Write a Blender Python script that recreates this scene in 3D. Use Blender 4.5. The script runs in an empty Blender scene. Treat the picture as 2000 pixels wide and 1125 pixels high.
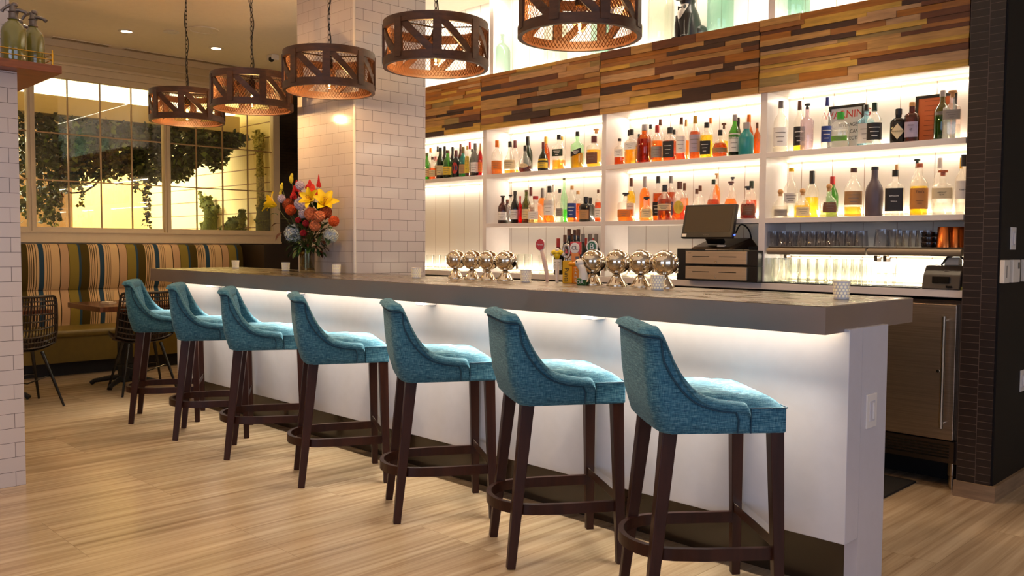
import bpy, bmesh, math, random
from mathutils import Vector, Matrix
random.seed(7)
PI = math.pi
SC = bpy.context.scene
COL = SC.collection
# ------------------------------------------------------------------ camera
FPX, YAW, PIT, ROL, CZ = 1684.55, .788258, -.0493629, -.00606282, 1.28
_f = Vector((-math.sin(YAW)*math.cos(PIT), math.cos(YAW)*math.cos(PIT), math.sin(PIT)))
_r0 = Vector((math.cos(YAW), math.sin(YAW), 0)); _d0 = _f.cross(_r0)
_r = math.cos(ROL)*_r0 + math.sin(ROL)*_d0
_d = -math.sin(ROL)*_r0 + math.cos(ROL)*_d0
CAM = Vector((0, 0, CZ))
def _ray(x, y): return _r*((x-1000)/FPX) + _d*((y-562.5)/FPX) + _f
def at_z(x, y, z): d = _ray(x, y); return CAM + d*((z-CZ)/d.z)
def at_y(x, y, Y): d = _ray(x, y); return CAM + d*(Y/d.y)
def at_x(x, y, X): d = _ray(x, y); return CAM + d*(X/d.x)
def depth(P): return (Vector(P)-CAM).dot(_f)
def zat(X, Y, py):
    lo, hi = -1., 5.
    for _ in range(40):
        m = (lo+hi)/2; c = Vector((X, Y, m))-CAM
        if FPX*c.dot(_d)/c.dot(_f)+562.5 < py: hi = m
        else: lo = m
    return m
cam = bpy.data.cameras.new('camera'); co = bpy.data.objects.new('camera', cam); COL.objects.link(co)
cam.sensor_width = 36; cam.lens = 36*FPX/2000; cam.clip_start = .05; cam.clip_end = 100
m3 = Matrix(((_r.x, -_d.x, -_f.x), (_r.y, -_d.y, -_f.y), (_r.z, -_d.z, -_f.z)))
co.matrix_world = Matrix.Translation(CAM) @ m3.to_4x4()
SC.camera = co
vs = SC.view_settings
vs.view_transform = 'Standard'; vs.look = 'None'; vs.gamma = 1; vs.use_curve_mapping = False
vs.exposure = -0.12
SC.cycles.transparent_max_bounces = 32
SC.cycles.max_bounces = 10
SC.cycles.caustics_reflective = False; SC.cycles.caustics_refractive = False
SC.cycles.sample_clamp_indirect = 4
# ------------------------------------------------------------------ materials
def lin(c):
    return tuple((x/12.92 if x <= .04045 else ((x+.055)/1.055)**2.4) for x in [v/255 for v in c])+(1,)
MATS = {}
def newmat(n):
    m = bpy.data.materials.new(n); m.use_nodes = True; nt = m.node_tree; nt.nodes.clear()
    out = nt.nodes.new('ShaderNodeOutputMaterial'); MATS[n] = m
    return m, nt, out
def N(nt, t, **k):
    n = nt.nodes.new(t)
    for a, v in k.items(): setattr(n, a, v)
    return n
def L(nt, a, b): nt.links.new(a, b)
def pbr(n, rgb, rough=.5, metal=0, noise=0, nscale=20, bump=0, spec=.5, coat=0, emit=None, es=0, stretch=(1, 1, 1), sheen=0, trans=0, rgb2=None):
    if n in MATS: return MATS[n]
    m, nt, out = newmat(n)
    b = N(nt, 'ShaderNodeBsdfPrincipled'); L(nt, b.outputs[0], out.inputs[0])
    b.inputs['Base Color'].default_value = lin(rgb); b.inputs['Roughness'].default_value = rough
    b.inputs['Metallic'].default_value = metal; b.inputs['Specular IOR Level'].default_value = spec
    b.inputs['Coat Weight'].default_value = coat; b.inputs['Sheen Weight'].default_value = sheen
    b.inputs['Transmission Weight'].default_value = trans
    if emit: b.inputs['Emission Color'].default_value = lin(emit); b.inputs['Emission Strength'].default_value = es
    tc = N(nt, 'ShaderNodeTexCoord'); mp = N(nt, 'ShaderNodeMapping'); mp.inputs['Scale'].default_value = stretch
    L(nt, tc.outputs['Object'], mp.inputs[0])
    nz = N(nt, 'ShaderNodeTexNoise'); nz.inputs['Scale'].default_value = nscale; nz.inputs['Detail'].default_value = 4
    L(nt, mp.outputs[0], nz.inputs['Vector'])
    amt = noise if noise else .03
    mx = N(nt, 'ShaderNodeMix', data_type='RGBA')
    c = lin(rgb); d = lin(rgb2) if rgb2 else tuple(max(0, v*(1-amt)) for v in c[:3])+(1,)
    mx.inputs[6].default_value = c; mx.inputs[7].default_value = d
    cr = N(nt, 'ShaderNodeMapRange'); cr.inputs[1].default_value = .35; cr.inputs[2].default_value = .65
    L(nt, nz.outputs[0], cr.inputs[0]); L(nt, cr.outputs[0], mx.inputs[0]); L(nt, mx.outputs[2], b.inputs['Base Color'])
    if bump:
        bp = N(nt, 'ShaderNodeBump'); bp.inputs['Strength'].default_value = bump; bp.inputs['Distance'].default_value = .002
        L(nt, nz.outputs[0], bp.inputs['Height']); L(nt, bp.outputs[0], b.inputs['Normal'])
    return m
def emis(n, rgb, s):
    if n in MATS: return MATS[n]
    m, nt, out = newmat(n); e = N(nt, 'ShaderNodeEmission'); e.inputs[0].default_value = lin(rgb); e.inputs[1].default_value = s
    L(nt, e.outputs[0], out.inputs[0]); return m
def clearmat(n, rgb, gloss=.12, rough=.03, milk=0, milkrgb=(255, 255, 255), two=False):
    """see-through glass or liquid: tinted transparent + mirror reflection + a little scattered light"""
    if n in MATS: return MATS[n]
    m, nt, out = newmat(n)
    t = N(nt, 'ShaderNodeBsdfTransparent'); t.inputs[0].default_value = tuple(v**.5 for v in lin(rgb)) if two else lin(rgb)
    g = N(nt, 'ShaderNodeBsdfGlossy'); g.inputs['Roughness'].default_value = rough
    lw = N(nt, 'ShaderNodeLayerWeight'); lw.inputs[0].default_value = .25
    mr = N(nt, 'ShaderNodeMapRange'); mr.inputs[3].default_value = gloss*.35; mr.inputs[4].default_value = min(1, gloss*3)
    L(nt, lw.outputs['Facing'], mr.inputs[0])
    base = t.outputs[0]
    if milk:
        tr = N(nt, 'ShaderNodeBsdfTranslucent'); tr.inputs[0].default_value = lin(milkrgb)
        mk = N(nt, 'ShaderNodeMixShader'); mk.inputs[0].default_value = milk
        L(nt, base, mk.inputs[1]); L(nt, tr.outputs[0], mk.inputs[2]); base = mk.outputs[0]
    mx = N(nt, 'ShaderNodeMixShader'); L(nt, mr.outputs[0], mx.inputs[0]); L(nt, base, mx.inputs[1]); L(nt, g.outputs[0], mx.inputs[2])
    L(nt, mx.outputs[0], out.inputs[0]); return m
def posuv(nt, u, v):
    g = N(nt, 'ShaderNodeNewGeometry'); s = N(nt, 'ShaderNodeSeparateXYZ'); L(nt, g.outputs['Position'], s.inputs[0])
    c = N(nt, 'ShaderNodeCombineXYZ'); L(nt, s.outputs[u], c.inputs[0]); L(nt, s.outputs[v], c.inputs[1]); return c, s
def brick(n, u, v, bw, bh, mort, rgb, rgb2, grout, rough, off=.5, shift=(0, 0), spec=.5, bump=.4):
    m, nt, out = newmat(n); b = N(nt, 'ShaderNodeBsdfPrincipled'); L(nt, b.outputs[0], out.inputs[0])
    c, s = posuv(nt, u, v); mp = N(nt, 'ShaderNodeMapping'); mp.inputs['Location'].default_value = (shift[0], shift[1], 0)
    L(nt, c.outputs[0], mp.inputs[0])
    t = N(nt, 'ShaderNodeTexBrick'); t.offset = off; t.inputs['Scale'].default_value = 1
    t.inputs['Mortar Size'].default_value = mort; t.inputs['Mortar Smooth'].default_value = .1
    t.inputs['Brick Width'].default_value = bw; t.inputs['Row Height'].default_value = bh
    t.inputs['Color1'].default_value = lin(rgb); t.inputs['Color2'].default_value = lin(rgb2); t.inputs['Mortar'].default_value = lin(grout)
    L(nt, mp.outputs[0], t.inputs['Vector']); L(nt, t.outputs[0], b.inputs['Base Color'])
    b.inputs['Roughness'].default_value = rough; b.inputs['Specular IOR Level'].default_value = spec
    bp = N(nt, 'ShaderNodeBump', invert=True); bp.inputs['Strength'].default_value = bump; bp.inputs['Distance'].default_value = .002
    L(nt, t.outputs['Fac'], bp.inputs['Height']); L(nt, bp.outputs[0], b.inputs['Normal'])
    return m
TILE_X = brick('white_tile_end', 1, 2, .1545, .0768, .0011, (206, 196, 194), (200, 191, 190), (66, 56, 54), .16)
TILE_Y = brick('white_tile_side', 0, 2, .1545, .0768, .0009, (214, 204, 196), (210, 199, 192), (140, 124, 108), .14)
DTILE = brick('dark_tile', 2, 0, .0381, .0885, .0013, (46, 33, 26), (40, 29, 23), (92, 76, 68), .35)
DTILE_W = brick('dark_tile_wall', 1, 2, .085, .034, .003, (40, 33, 22), (52, 42, 28), (20, 16, 10), .3)
def floor_mat():
    m, nt, out = newmat('travertine_floor'); b = N(nt, 'ShaderNodeBsdfPrincipled'); L(nt, b.outputs[0], out.inputs[0])
    c, s = posuv(nt, 1, 0)
    t = N(nt, 'ShaderNodeTexBrick'); t.offset = .5; t.inputs['Scale'].default_value = 1
    t.inputs['Brick Width'].default_value = 1.22; t.inputs['Row Height'].default_value = .61; t.inputs['Mortar Size'].default_value = .0012
    t.inputs['Color1'].default_value = (0, 0, 0, 1); t.inputs['Color2'].default_value = (1, 1, 1, 1); t.inputs['Mortar'].default_value = (.5, .5, .5, 1)
    L(nt, c.outputs[0], t.inputs['Vector'])
    mp = N(nt, 'ShaderNodeMapping'); mp.inputs['Scale'].default_value = (.7, 24, 1); L(nt, c.outputs[0], mp.inputs[0])
    ad = N(nt, 'ShaderNodeVectorMath'); L(nt, mp.outputs[0], ad.inputs[0])
    cb = N(nt, 'ShaderNodeCombineXYZ'); ml = N(nt, 'ShaderNodeMath', operation='MULTIPLY'); ml.inputs[1].default_value = 7
    L(nt, t.outputs[0], ml.inputs[0]); L(nt, ml.outputs[0], cb.inputs[2]); L(nt, cb.outputs[0], ad.inputs[1])
    nz = N(nt, 'ShaderNodeTexNoise'); nz.inputs['Scale'].default_value = 1; nz.inputs['Detail'].default_value = 7; nz.inputs['Roughness'].default_value = .6
    nz.inputs['Distortion'].default_value = .5
    L(nt, ad.outputs[0], nz.inputs['Vector'])
    mp2 = N(nt, 'ShaderNodeMapping'); mp2.inputs['Scale'].default_value = (.7, 2.6, 1); L(nt, c.outputs[0], mp2.inputs[0])
    nz2 = N(nt, 'ShaderNodeTexNoise'); nz2.inputs['Scale'].default_value = 1.3; nz2.inputs['Detail'].default_value = 4; L(nt, mp2.outputs[0], nz2.inputs['Vector'])
    r = N(nt, 'ShaderNodeValToRGB'); e = r.color_ramp.elements
    e[0].position = .26; e[0].color = lin((146, 118, 90)); e[1].position = .68; e[1].color = lin((202, 178, 148))
    k = e.new(.46); k.color = lin((178, 152, 122))
    L(nt, nz.outputs[0], r.inputs[0])
    r2 = N(nt, 'ShaderNodeMapRange'); r2.inputs[1].default_value = .3; r2.inputs[2].default_value = .7; r2.inputs[3].default_value = .74; r2.inputs[4].default_value = 1.05
    L(nt, nz2.outputs[0], r2.inputs[0])
    tb = N(nt, 'ShaderNodeMapRange'); tb.inputs[3].default_value = .93; tb.inputs[4].default_value = 1.04; L(nt, t.outputs[0], tb.inputs[0])
    mm = N(nt, 'ShaderNodeMath', operation='MULTIPLY'); L(nt, r2.outputs[0], mm.inputs[0]); L(nt, tb.outputs[0], mm.inputs[1])
    sc = N(nt, 'ShaderNodeVectorMath', operation='SCALE'); L(nt, r.outputs[0], sc.inputs[0]); L(nt, mm.outputs[0], sc.inputs[3])
    gm = N(nt, 'ShaderNodeMix', data_type='RGBA'); gf = N(nt, 'ShaderNodeMath', operation='MULTIPLY'); gf.inputs[1].default_value = .45
    L(nt, t.outputs['Fac'], gf.inputs[0]); L(nt, gf.outputs[0], gm.inputs[0]); L(nt, sc.outputs[0], gm.inputs[6]); gm.inputs[7].default_value = lin((100, 78, 56))
    L(nt, gm.outputs[2], b.inputs['Base Color'])
    b.inputs['Roughness'].default_value = .24; b.inputs['Specular IOR Level'].default_value = .4
    return m
FLOOR = floor_mat()
def stripe_mat():
    m, nt, out = newmat('striped_upholstery'); b = N(nt, 'ShaderNodeBsdfPrincipled'); L(nt, b.outputs[0], out.inputs[0])
    c, s = posuv(nt, 1, 2)
    a = N(nt, 'ShaderNodeMath', operation='SUBTRACT'); a.inputs[1].default_value = STRIPE0; L(nt, s.outputs[1], a.inputs[0])
    d = N(nt, 'ShaderNodeMath', operation='DIVIDE'); d.inputs[1].default_value = STRIPEP; L(nt, a.outputs[0], d.inputs[0])
    f = N(nt, 'ShaderNodeMath', operation='FRACT'); L(nt, d.outputs[0], f.inputs[0])
    BL, CR, DK, PK, OL, DO = (46, 70, 86), (214, 178, 128), (52, 38, 22), (196, 158, 118), (136, 118, 50), (74, 60, 20)
    st = [(0, BL), (.08, CR), (.12, DK), (.128, CR), (.155, DK), (.163, CR), (.185, DK), (.195, CR), (.335, DK), (.349, PK), (.482, DK), (.49, OL),
          (.645, BL), (.685, DO), (.828, CR), (.845, DK), (.858, CR), (.872, DK), (.886, CR), (.906, DK), (.92, CR), (.946, DK), (.958, CR)]
    r = N(nt, 'ShaderNodeValToRGB'); r.color_ramp.interpolation = 'CONSTANT'; e = r.color_ramp.elements
    e[0].position = 0; e[0].color = lin(st[0][1]); e[1].position = st[1][0]; e[1].color = lin(st[1][1])
    for p, cc in st[2:]: q = e.new(p); q.color = lin(cc)
    L(nt, f.outputs[0], r.inputs[0])
    L(nt, r.outputs[0], b.inputs['Base Color']); b.inputs['Roughness'].default_value = .85; b.inputs['Specular IOR Level'].default_value = .15
    return m
STRIPE0 = at_x(74.6, 520, -9.38).y
STRIPEP = (at_x(400, 510, -9.38).y - STRIPE0)/3
STRIPES = stripe_mat()
def boards(n, rgb, gap, width, axis=0, rough=.45):
    """tongue-and-groove boards: thin dark joints every `width` metres"""
    m, nt, out = newmat(n); b = N(nt, 'ShaderNodeBsdfPrincipled'); L(nt, b.outputs[0], out.inputs[0])
    c, s = posuv(nt, axis, 2)
    d = N(nt, 'ShaderNodeMath', operation='DIVIDE'); d.inputs[1].default_value = width; L(nt, s.outputs[axis], d.inputs[0])
    f = N(nt, 'ShaderNodeMath', operation='FRACT'); L(nt, d.outputs[0], f.inputs[0])
    g = N(nt, 'ShaderNodeMath', operation='LESS_THAN'); g.inputs[1].default_value = gap/width; L(nt, f.outputs[0], g.inputs[0])
    mx = N(nt, 'ShaderNodeMix', data_type='RGBA'); mx.inputs[6].default_value = lin(rgb); mx.inputs[7].default_value = lin((150, 118, 92))
    L(nt, g.outputs[0], mx.inputs[0]); L(nt, mx.outputs[2], b.inputs['Base Color']); b.inputs['Roughness'].default_value = rough
    bp = N(nt, 'ShaderNodeBump', invert=True); bp.inputs['Distance'].default_value = .003; L(nt, g.outputs[0], bp.inputs['Height']); L(nt, bp.outputs[0], b.inputs['Normal'])
    return m
BEAD = boards('white_beadboard', (232, 225, 214), .0036, .196)
GLINES = boards('cream_slatted_wall', (246, 232, 180), .012, .185, 2, .8)
WHITE = pbr('white_paint', (232, 224, 216), .4)
SHELFW = pbr('shelf_white', (228, 218, 212), .35)
PANELW = pbr('white_laminate', (206, 201, 206), .28, spec=.5)
CREAM = pbr('cream_paint', (218, 198, 164), .55)
CREAMW = pbr('cream_wall_paint', (214, 192, 152), .7)
CEIL = pbr('ceiling_paint', (238, 226, 208), .8)
TOEK = pbr('dark_bronze_laminate', (50, 36, 24), .18, spec=.6)
DARKW = pbr('dark_wall_paint', (17, 11, 10), .6, spec=.25)
BROWNW = pbr('dark_brown_panel', (34, 24, 16), .35)
BASEB = pbr('wood_baseboard', (150, 122, 94), .45, noise=.3, nscale=6, stretch=(1, 1, 12))
LEATHER = pbr('olive_leather', (112, 92, 30), .42, noise=.1, bump=.1)
BLACKP = pbr('black_plastic', (22, 20, 19), .35)
BLACKG = pbr('black_gloss', (14, 12, 11), .15)
BLACKM = pbr('matte_black', (18, 15, 13), .7)
CHROME = pbr('chrome', (236, 224, 204), .05, 1)
STEEL = pbr('brushed_steel', (176, 158, 136), .24, 1, noise=.15, nscale=4, stretch=(40, 1, 1))
STEELF = pbr('fridge_steel', (196, 178, 158), .34, 1, noise=.2, nscale=3, stretch=(1, 1, 60))
STEELD = pbr('dark_steel', (96, 84, 74), .35, 1)
BRASS = pbr('brass', (226, 176, 70), .2, 1)
COPPER = pbr('copper', (214, 120, 60), .25, 1)
IRON = pbr('dark_iron', (40, 28, 20), .5, .6)
def counter_mat(n, rgb, r0, r1, st):
    m, nt, out = newmat(n); b = N(nt, 'ShaderNodeBsdfPrincipled'); L(nt, b.outputs[0], out.inputs[0])
    b.inputs['Base Color'].default_value = lin(rgb); b.inputs['Metallic'].default_value = .85
    tc = N(nt, 'ShaderNodeTexCoord'); mp = N(nt, 'ShaderNodeMapping'); mp.inputs['Scale'].default_value = st; L(nt, tc.outputs['Object'], mp.inputs[0])
    nz = N(nt, 'ShaderNodeTexNoise'); nz.inputs['Scale'].default_value = 3; nz.inputs['Detail'].default_value = 6; nz.inputs['Distortion'].default_value = 1; L(nt, mp.outputs[0], nz.inputs['Vector'])
    r = N(nt, 'ShaderNodeMapRange'); r.inputs[1].default_value = .35; r.inputs[2].default_value = .65; r.inputs[3].default_value = r0; r.inputs[4].default_value = r1
    L(nt, nz.outputs[0], r.inputs[0]); L(nt, r.outputs[0], b.inputs['Roughness']); return m
ZINC = counter_mat('zinc_counter', (150, 136, 118), .14, .4, (1, 2.2, 1))
ZINCF = counter_mat('zinc_counter_edge', (176, 162, 156), .38, .52, (.6, 1, 1))
STOOLWOOD = pbr('walnut_leg', (56, 27, 16), .38, noise=.35, nscale=5, stretch=(8, 8, 1), spec=.25)
TABLEW = pbr('table_wood', (104, 58, 32), .22, noise=.35, nscale=6, stretch=(2, 12, 2))
LEDGEW = pbr('ledge_wood', (150, 82, 42), .4, noise=.3, nscale=5, stretch=(10, 1.5, 10))
RATTAN = pbr('dark_rattan', (38, 24, 16), .35)
DRUMW = pbr('pendant_wood', (90, 52, 25), .5, noise=.4, nscale=8, stretch=(2, 2, 6))
MESHW = pbr('pendant_wire', (110, 70, 38), .45, .7)
CARD = pbr('corrugated_black_mat', (20, 16, 15), .7, bump=.6, nscale=120)
def fabric():
    m, nt, out = newmat('teal_linen'); b = N(nt, 'ShaderNodeBsdfPrincipled'); L(nt, b.outputs[0], out.inputs[0])
    tc = N(nt, 'ShaderNodeTexCoord'); res = []
    for st, sc in (((5, 5, 120), 6), ((70, 70, 10), 5)):
        mp = N(nt, 'ShaderNodeMapping'); mp.inputs['Scale'].default_value = st; L(nt, tc.outputs['Object'], mp.inputs[0])
        nz = N(nt, 'ShaderNodeTexNoise'); nz.inputs['Scale'].default_value = sc; nz.inputs['Detail'].default_value = 3; L(nt, mp.outputs[0], nz.inputs['Vector']); res.append(nz)
    m1 = N(nt, 'ShaderNodeMath', operation='MULTIPLY'); m1.inputs[1].default_value = 1.35; L(nt, res[0].outputs[0], m1.inputs[0])
    m2 = N(nt, 'ShaderNodeMath', operation='MULTIPLY'); m2.inputs[1].default_value = .65; L(nt, res[1].outputs[0], m2.inputs[0])
    ad = N(nt, 'ShaderNodeMath', operation='ADD'); L(nt, m1.outputs[0], ad.inputs[0]); L(nt, m2.outputs[0], ad.inputs[1])
    r = N(nt, 'ShaderNodeValToRGB'); e = r.color_ramp.elements
    e[0].position = .36; e[0].color = lin((24, 60, 84)); e[1].position = .68; e[1].color = lin((118, 160, 172))
    k = e.new(.5); k.color = lin((48, 103, 128))
    hf = N(nt, 'ShaderNodeMath', operation='MULTIPLY'); hf.inputs[1].default_value = .5; L(nt, ad.outputs[0], hf.inputs[0])
    L(nt, hf.outputs[0], r.inputs[0]); L(nt, r.outputs[0], b.inputs['Base Color'])
    b.inputs['Roughness'].default_value = .85; b.inputs['Specular IOR Level'].default_value = .2; b.inputs['Sheen Weight'].default_value = .25
    b.inputs['Sheen Tint'].default_value = lin((190, 220, 225))
    bp = N(nt, 'ShaderNodeBump'); bp.inputs['Strength'].default_value = .35; bp.inputs['Distance'].default_value = .001
    L(nt, ad.outputs[0], bp.inputs['Height']); L(nt, bp.outputs[0], b.inputs['Normal'])
    return m
FABRIC = fabric()
PIPING = pbr('teal_piping', (20, 62, 84), .7)
# ------------------------------------------------------------------ mesh builder
class MB:
    def __init__(s): s.v = []; s.f = []; s.m = []; s.mi = 0
    def add(s, vs, fs):
        o = len(s.v); s.v += [tuple(x) for x in vs]; s.f += [tuple(i+o for i in f) for f in fs]; s.m += [s.mi]*len(fs)
    def box(s, lo, hi):
        x0, y0, z0 = lo; x1, y1, z1 = hi
        s.add([(x0, y0, z0), (x1, y0, z0), (x1, y1, z0), (x0, y1, z0), (x0, y0, z1), (x1, y0, z1), (x1, y1, z1), (x0, y1, z1)],
              [(0, 3, 2, 1), (4, 5, 6, 7), (0, 1, 5, 4), (1, 2, 6, 5), (2, 3, 7, 6), (3, 0, 4, 7)])
        return s
    def cbox(s, c, d): return s.box([c[i]-d[i]/2 for i in range(3)], [c[i]+d[i]/2 for i in range(3)])
    def bar(s, a, b, w, h, w2=None, h2=None, up=(0, 0, 1)):
        a, b = Vector(a), Vector(b); t = (b-a).normalized(); u = Vector(up)
        if abs(t.dot(u)) > .98: u = Vector((0, 1, 0)) if abs(t.y) < .9 else Vector((1, 0, 0))
        x = t.cross(u).normalized(); y = x.cross(t).normalized(); w2 = w2 or w; h2 = h2 or h
        vs = []
        for p, ww, hh in ((a, w, h), (b, w2, h2)):
            for i, j in ((-1, -1), (1, -1), (1, 1), (-1, 1)): vs.append(p+x*(i*ww/2)+y*(j*hh/2))
        s.add(vs, [(0, 3, 2, 1), (4, 5, 6, 7), (0, 1, 5, 4), (1, 2, 6, 5), (2, 3, 7, 6), (3, 0, 4, 7)]); return s
    def tube(s, pts, r, n=8, closed=False, cap=True):
        pts = [Vector(p) for p in pts]; k = len(pts); rr = r if isinstance(r, (list, tuple)) else [r]*k
        vs = []; pu = None
        for i, p in enumerate(pts):
            if closed: t = pts[(i+1) % k]-pts[i-1]
            else: t = pts[min(i+1, k-1)]-pts[max(i-1, 0)]
            t.normalize()
            if pu is None:
                pu = t.orthogonal().normalized()
            pu = (pu-t*pu.dot(t)).normalized(); w = t.cross(pu)
            for j in range(n):
                a = 2*PI*j/n; vs.append(p+(pu*math.cos(a)+w*math.sin(a))*rr[i])
        fs = []
        for i in range(k if closed else k-1):
            a, b = i*n, ((i+1) % k)*n
            for j in range(n): fs.append((a+j, a+(j+1) % n, b+(j+1) % n, b+j))
        if cap and not closed: fs += [tuple(range(n-1, -1, -1)), tuple(range((k-1)*n, k*n))]
        s.add(vs, fs); return s
    def lathe(s, prof, c=(0, 0, 0), n=24, axis='z', sq=None, sx=1, sy=1, rot=0, caps=True):
        """prof: (radius, height) pairs; sq = superellipse power for squarish bottles"""
        vs = []
        for r, z in prof:
            for j in range(n):
                a = 2*PI*(j+.5)/n; ca, sa = math.cos(a), math.sin(a)
                if sq:
                    q = (abs(ca)**sq+abs(sa)**sq)**(-1/sq); ca *= q; sa *= q
                x, y = ca*r*sx, sa*r*sy
                if rot: x, y = x*math.cos(rot)-y*math.sin(rot), x*math.sin(rot)+y*math.cos(rot)
                if axis == 'z': vs.append((c[0]+x, c[1]+y, c[2]+z))
                elif axis == 'y': vs.append((c[0]+x, c[1]+z, c[2]-y))
                else: vs.append((c[0]+z, c[1]+x, c[2]+y))
        k = len(prof); fs = []
        for i in range(k-1):
            for j in range(n): fs.append((i*n+j, i*n+(j+1) % n, (i+1)*n+(j+1) % n, (i+1)*n+j))
        if caps:
            if prof[0][0] > 1e-5: fs.append(tuple(range(n-1, -1, -1)))
            if prof[-1][0] > 1e-5: fs.append(tuple(range((k-1)*n, k*n)))
        s.add(vs, fs); return s
    def grid(s, rows, closed_u=False, closed_v=False):
        h = len(rows); w = len(rows[0]); vs = [p for r in rows for p in r]; fs = []
        for i in range(h if closed_v else h-1):
            for j in range(w if closed_u else w-1):
                fs.append((i*w+j, i*w+(j+1) % w, ((i+1) % h)*w+(j+1) % w, ((i+1) % h)*w+j))
        s.add(vs, fs); return s
    def ball(s, c, r, n=12, m=8, sc=(1, 1, 1)):
        pr = [(math.sin(PI*i/m)*r+1e-6, -math.cos(PI*i/m)*r) for i in range(m+1)]
        vs = []
        for rr, z in pr:
            for j in range(n): a = 2*PI*j/n; vs.append((c[0]+rr*math.cos(a)*sc[0], c[1]+rr*math.sin(a)*sc[1], c[2]+z*sc[2]))
        fs = [(i*n+j, i*n+(j+1) % n, (i+1)*n+(j+1) % n, (i+1)*n+j) for i in range(m) for j in range(n)]
        s.add(vs, fs); return s
    def add_prism(s, poly, z0, z1):
        n = len(poly); s.add([(x, y, z0) for x, y in poly]+[(x, y, z1) for x, y in poly], [tuple(range(n-1, -1, -1)), tuple(range(n, 2*n))]+[(i, (i+1) % n, n+(i+1) % n, n+i) for i in range(n)]); return s
    def build(s, name, mats, parent=None, loc=None, smooth=40, bevel=0, seg=2, sub=0):
        me = bpy.data.meshes.new(name); me.from_pydata(s.v, [], s.f)
        for mm in (mats if isinstance(mats, (list, tuple)) else [mats]): me.materials.append(mm)
        if any(s.m): me.polygons.foreach_set('material_index', s.m)
        bm = bmesh.new(); bm.from_mesh(me)
        bmesh.ops.recalc_face_normals(bm, faces=bm.faces)
        if bevel: bmesh.ops.bevel(bm, geom=list(bm.edges), offset=bevel, segments=seg, profile=.5, affect='EDGES', clamp_overlap=True)
        bm.to_mesh(me); bm.free()
        if smooth:
            me.polygons.foreach_set('use_smooth', [True]*len(me.polygons)); me.set_sharp_from_angle(angle=math.radians(smooth))
        me.update()
        o = bpy.data.objects.new(name, me); COL.objects.link(o)
        if parent: o.parent = parent
        if loc: o.location = loc
        if sub: md = o.modifiers.new('sub', 'SUBSURF'); md.levels = sub; md.render_levels = sub
        return o
def tag(o, label=None, cat=None, group=None, kind=None):
    if label: o['label'] = label
    if cat: o['category'] = cat
    if group: o['group'] = group
    if kind: o['kind'] = kind
    return o
def empty(name, loc=(0, 0, 0), rz=0, label=None, cat=None, group=None):
    o = bpy.data.objects.new(name, None); COL.objects.link(o); o.location = loc; o.rotation_euler = (0, 0, rz); o.empty_display_size = .05
    return tag(o, label, cat, group)
def copy_tree(o, parent=None):
    c = o.copy(); COL.objects.link(c); c.parent = parent
    for ch in list(o.children): copy_tree(ch, c)
    return c
def struct(name, mb, mat, label, cat, **k):
    return tag(mb.build(name, mat, **k), label, cat, None, 'structure')
def text(name, body, size, loc, rot, mat, parent=None, align='CENTER', ext=.0004, sx=1):
    cu = bpy.data.curves.new(name, 'FONT'); cu.body = body; cu.size = size; cu.extrude = ext; cu.align_x = align; cu.align_y = 'CENTER'
    t = bpy.data.objects.new(name+'_tmp', cu); COL.objects.link(t)
    me = bpy.data.meshes.new_from_object(t.evaluated_get(bpy.context.evaluated_depsgraph_get()))
    bpy.data.objects.remove(t); bpy.data.curves.remove(cu)
    me.materials.clear(); me.materials.append(mat)
    o = bpy.data.objects.new(name, me); COL.objects.link(o); o.location = loc; o.rotation_euler = rot; o.scale = (sx, 1, 1)
    if parent: o.parent = parent
    return o
def look_light(name, typ, loc, target, energy, color, **k):
    l = bpy.data.lights.new(name, typ); l.energy = energy; l.color = color
    for a, v in k.items(): setattr(l, a, v)
    o = bpy.data.objects.new(name, l); COL.objects.link(o); o.location = loc
    d = Vector(target)-Vector(loc); o.rotation_euler = d.to_track_quat('-Z', 'Y').to_euler(); return o
WARM = (1, .76, .46); WARMW = (1, .86, .66); SOFT = (1, .9, .76)
CZL = 3.32
# ================================================================== SETTING
struct('floor', MB().box((-9.5, -5, -.1), (4, 6.2, 0)), FLOOR, 'pale travertine floor with long streaky veining in large tiles', 'floor', smooth=0)
struct('ceiling', MB().box((-9.6, -5, CZL), (4, 6.2, CZL+.1)), CEIL, 'warm cream painted ceiling with recessed lights above the dining end', 'ceiling', smooth=0)
# window wall (X = -9.5)
ZS, ZH = 1.437, 2.945      # glass bottom / top
YM = [(-5.0, 1.35), (1.42, 2.653), (2.722, 4.0), (4.086, 5.345)]
wall = MB().box((-9.62, -5, 0), (-9.5, 6.2, ZS-.10)).box((-9.62, -5, ZH+.06), (-9.5, 6.2, CZL)).box((-9.62, 5.43, ZS-.10), (-9.5, 6.2, ZH+.06))
struct('wall_left', wall, CREAMW, 'cream wall around the interior windows at the dining end', 'wall', smooth=0)
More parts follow.
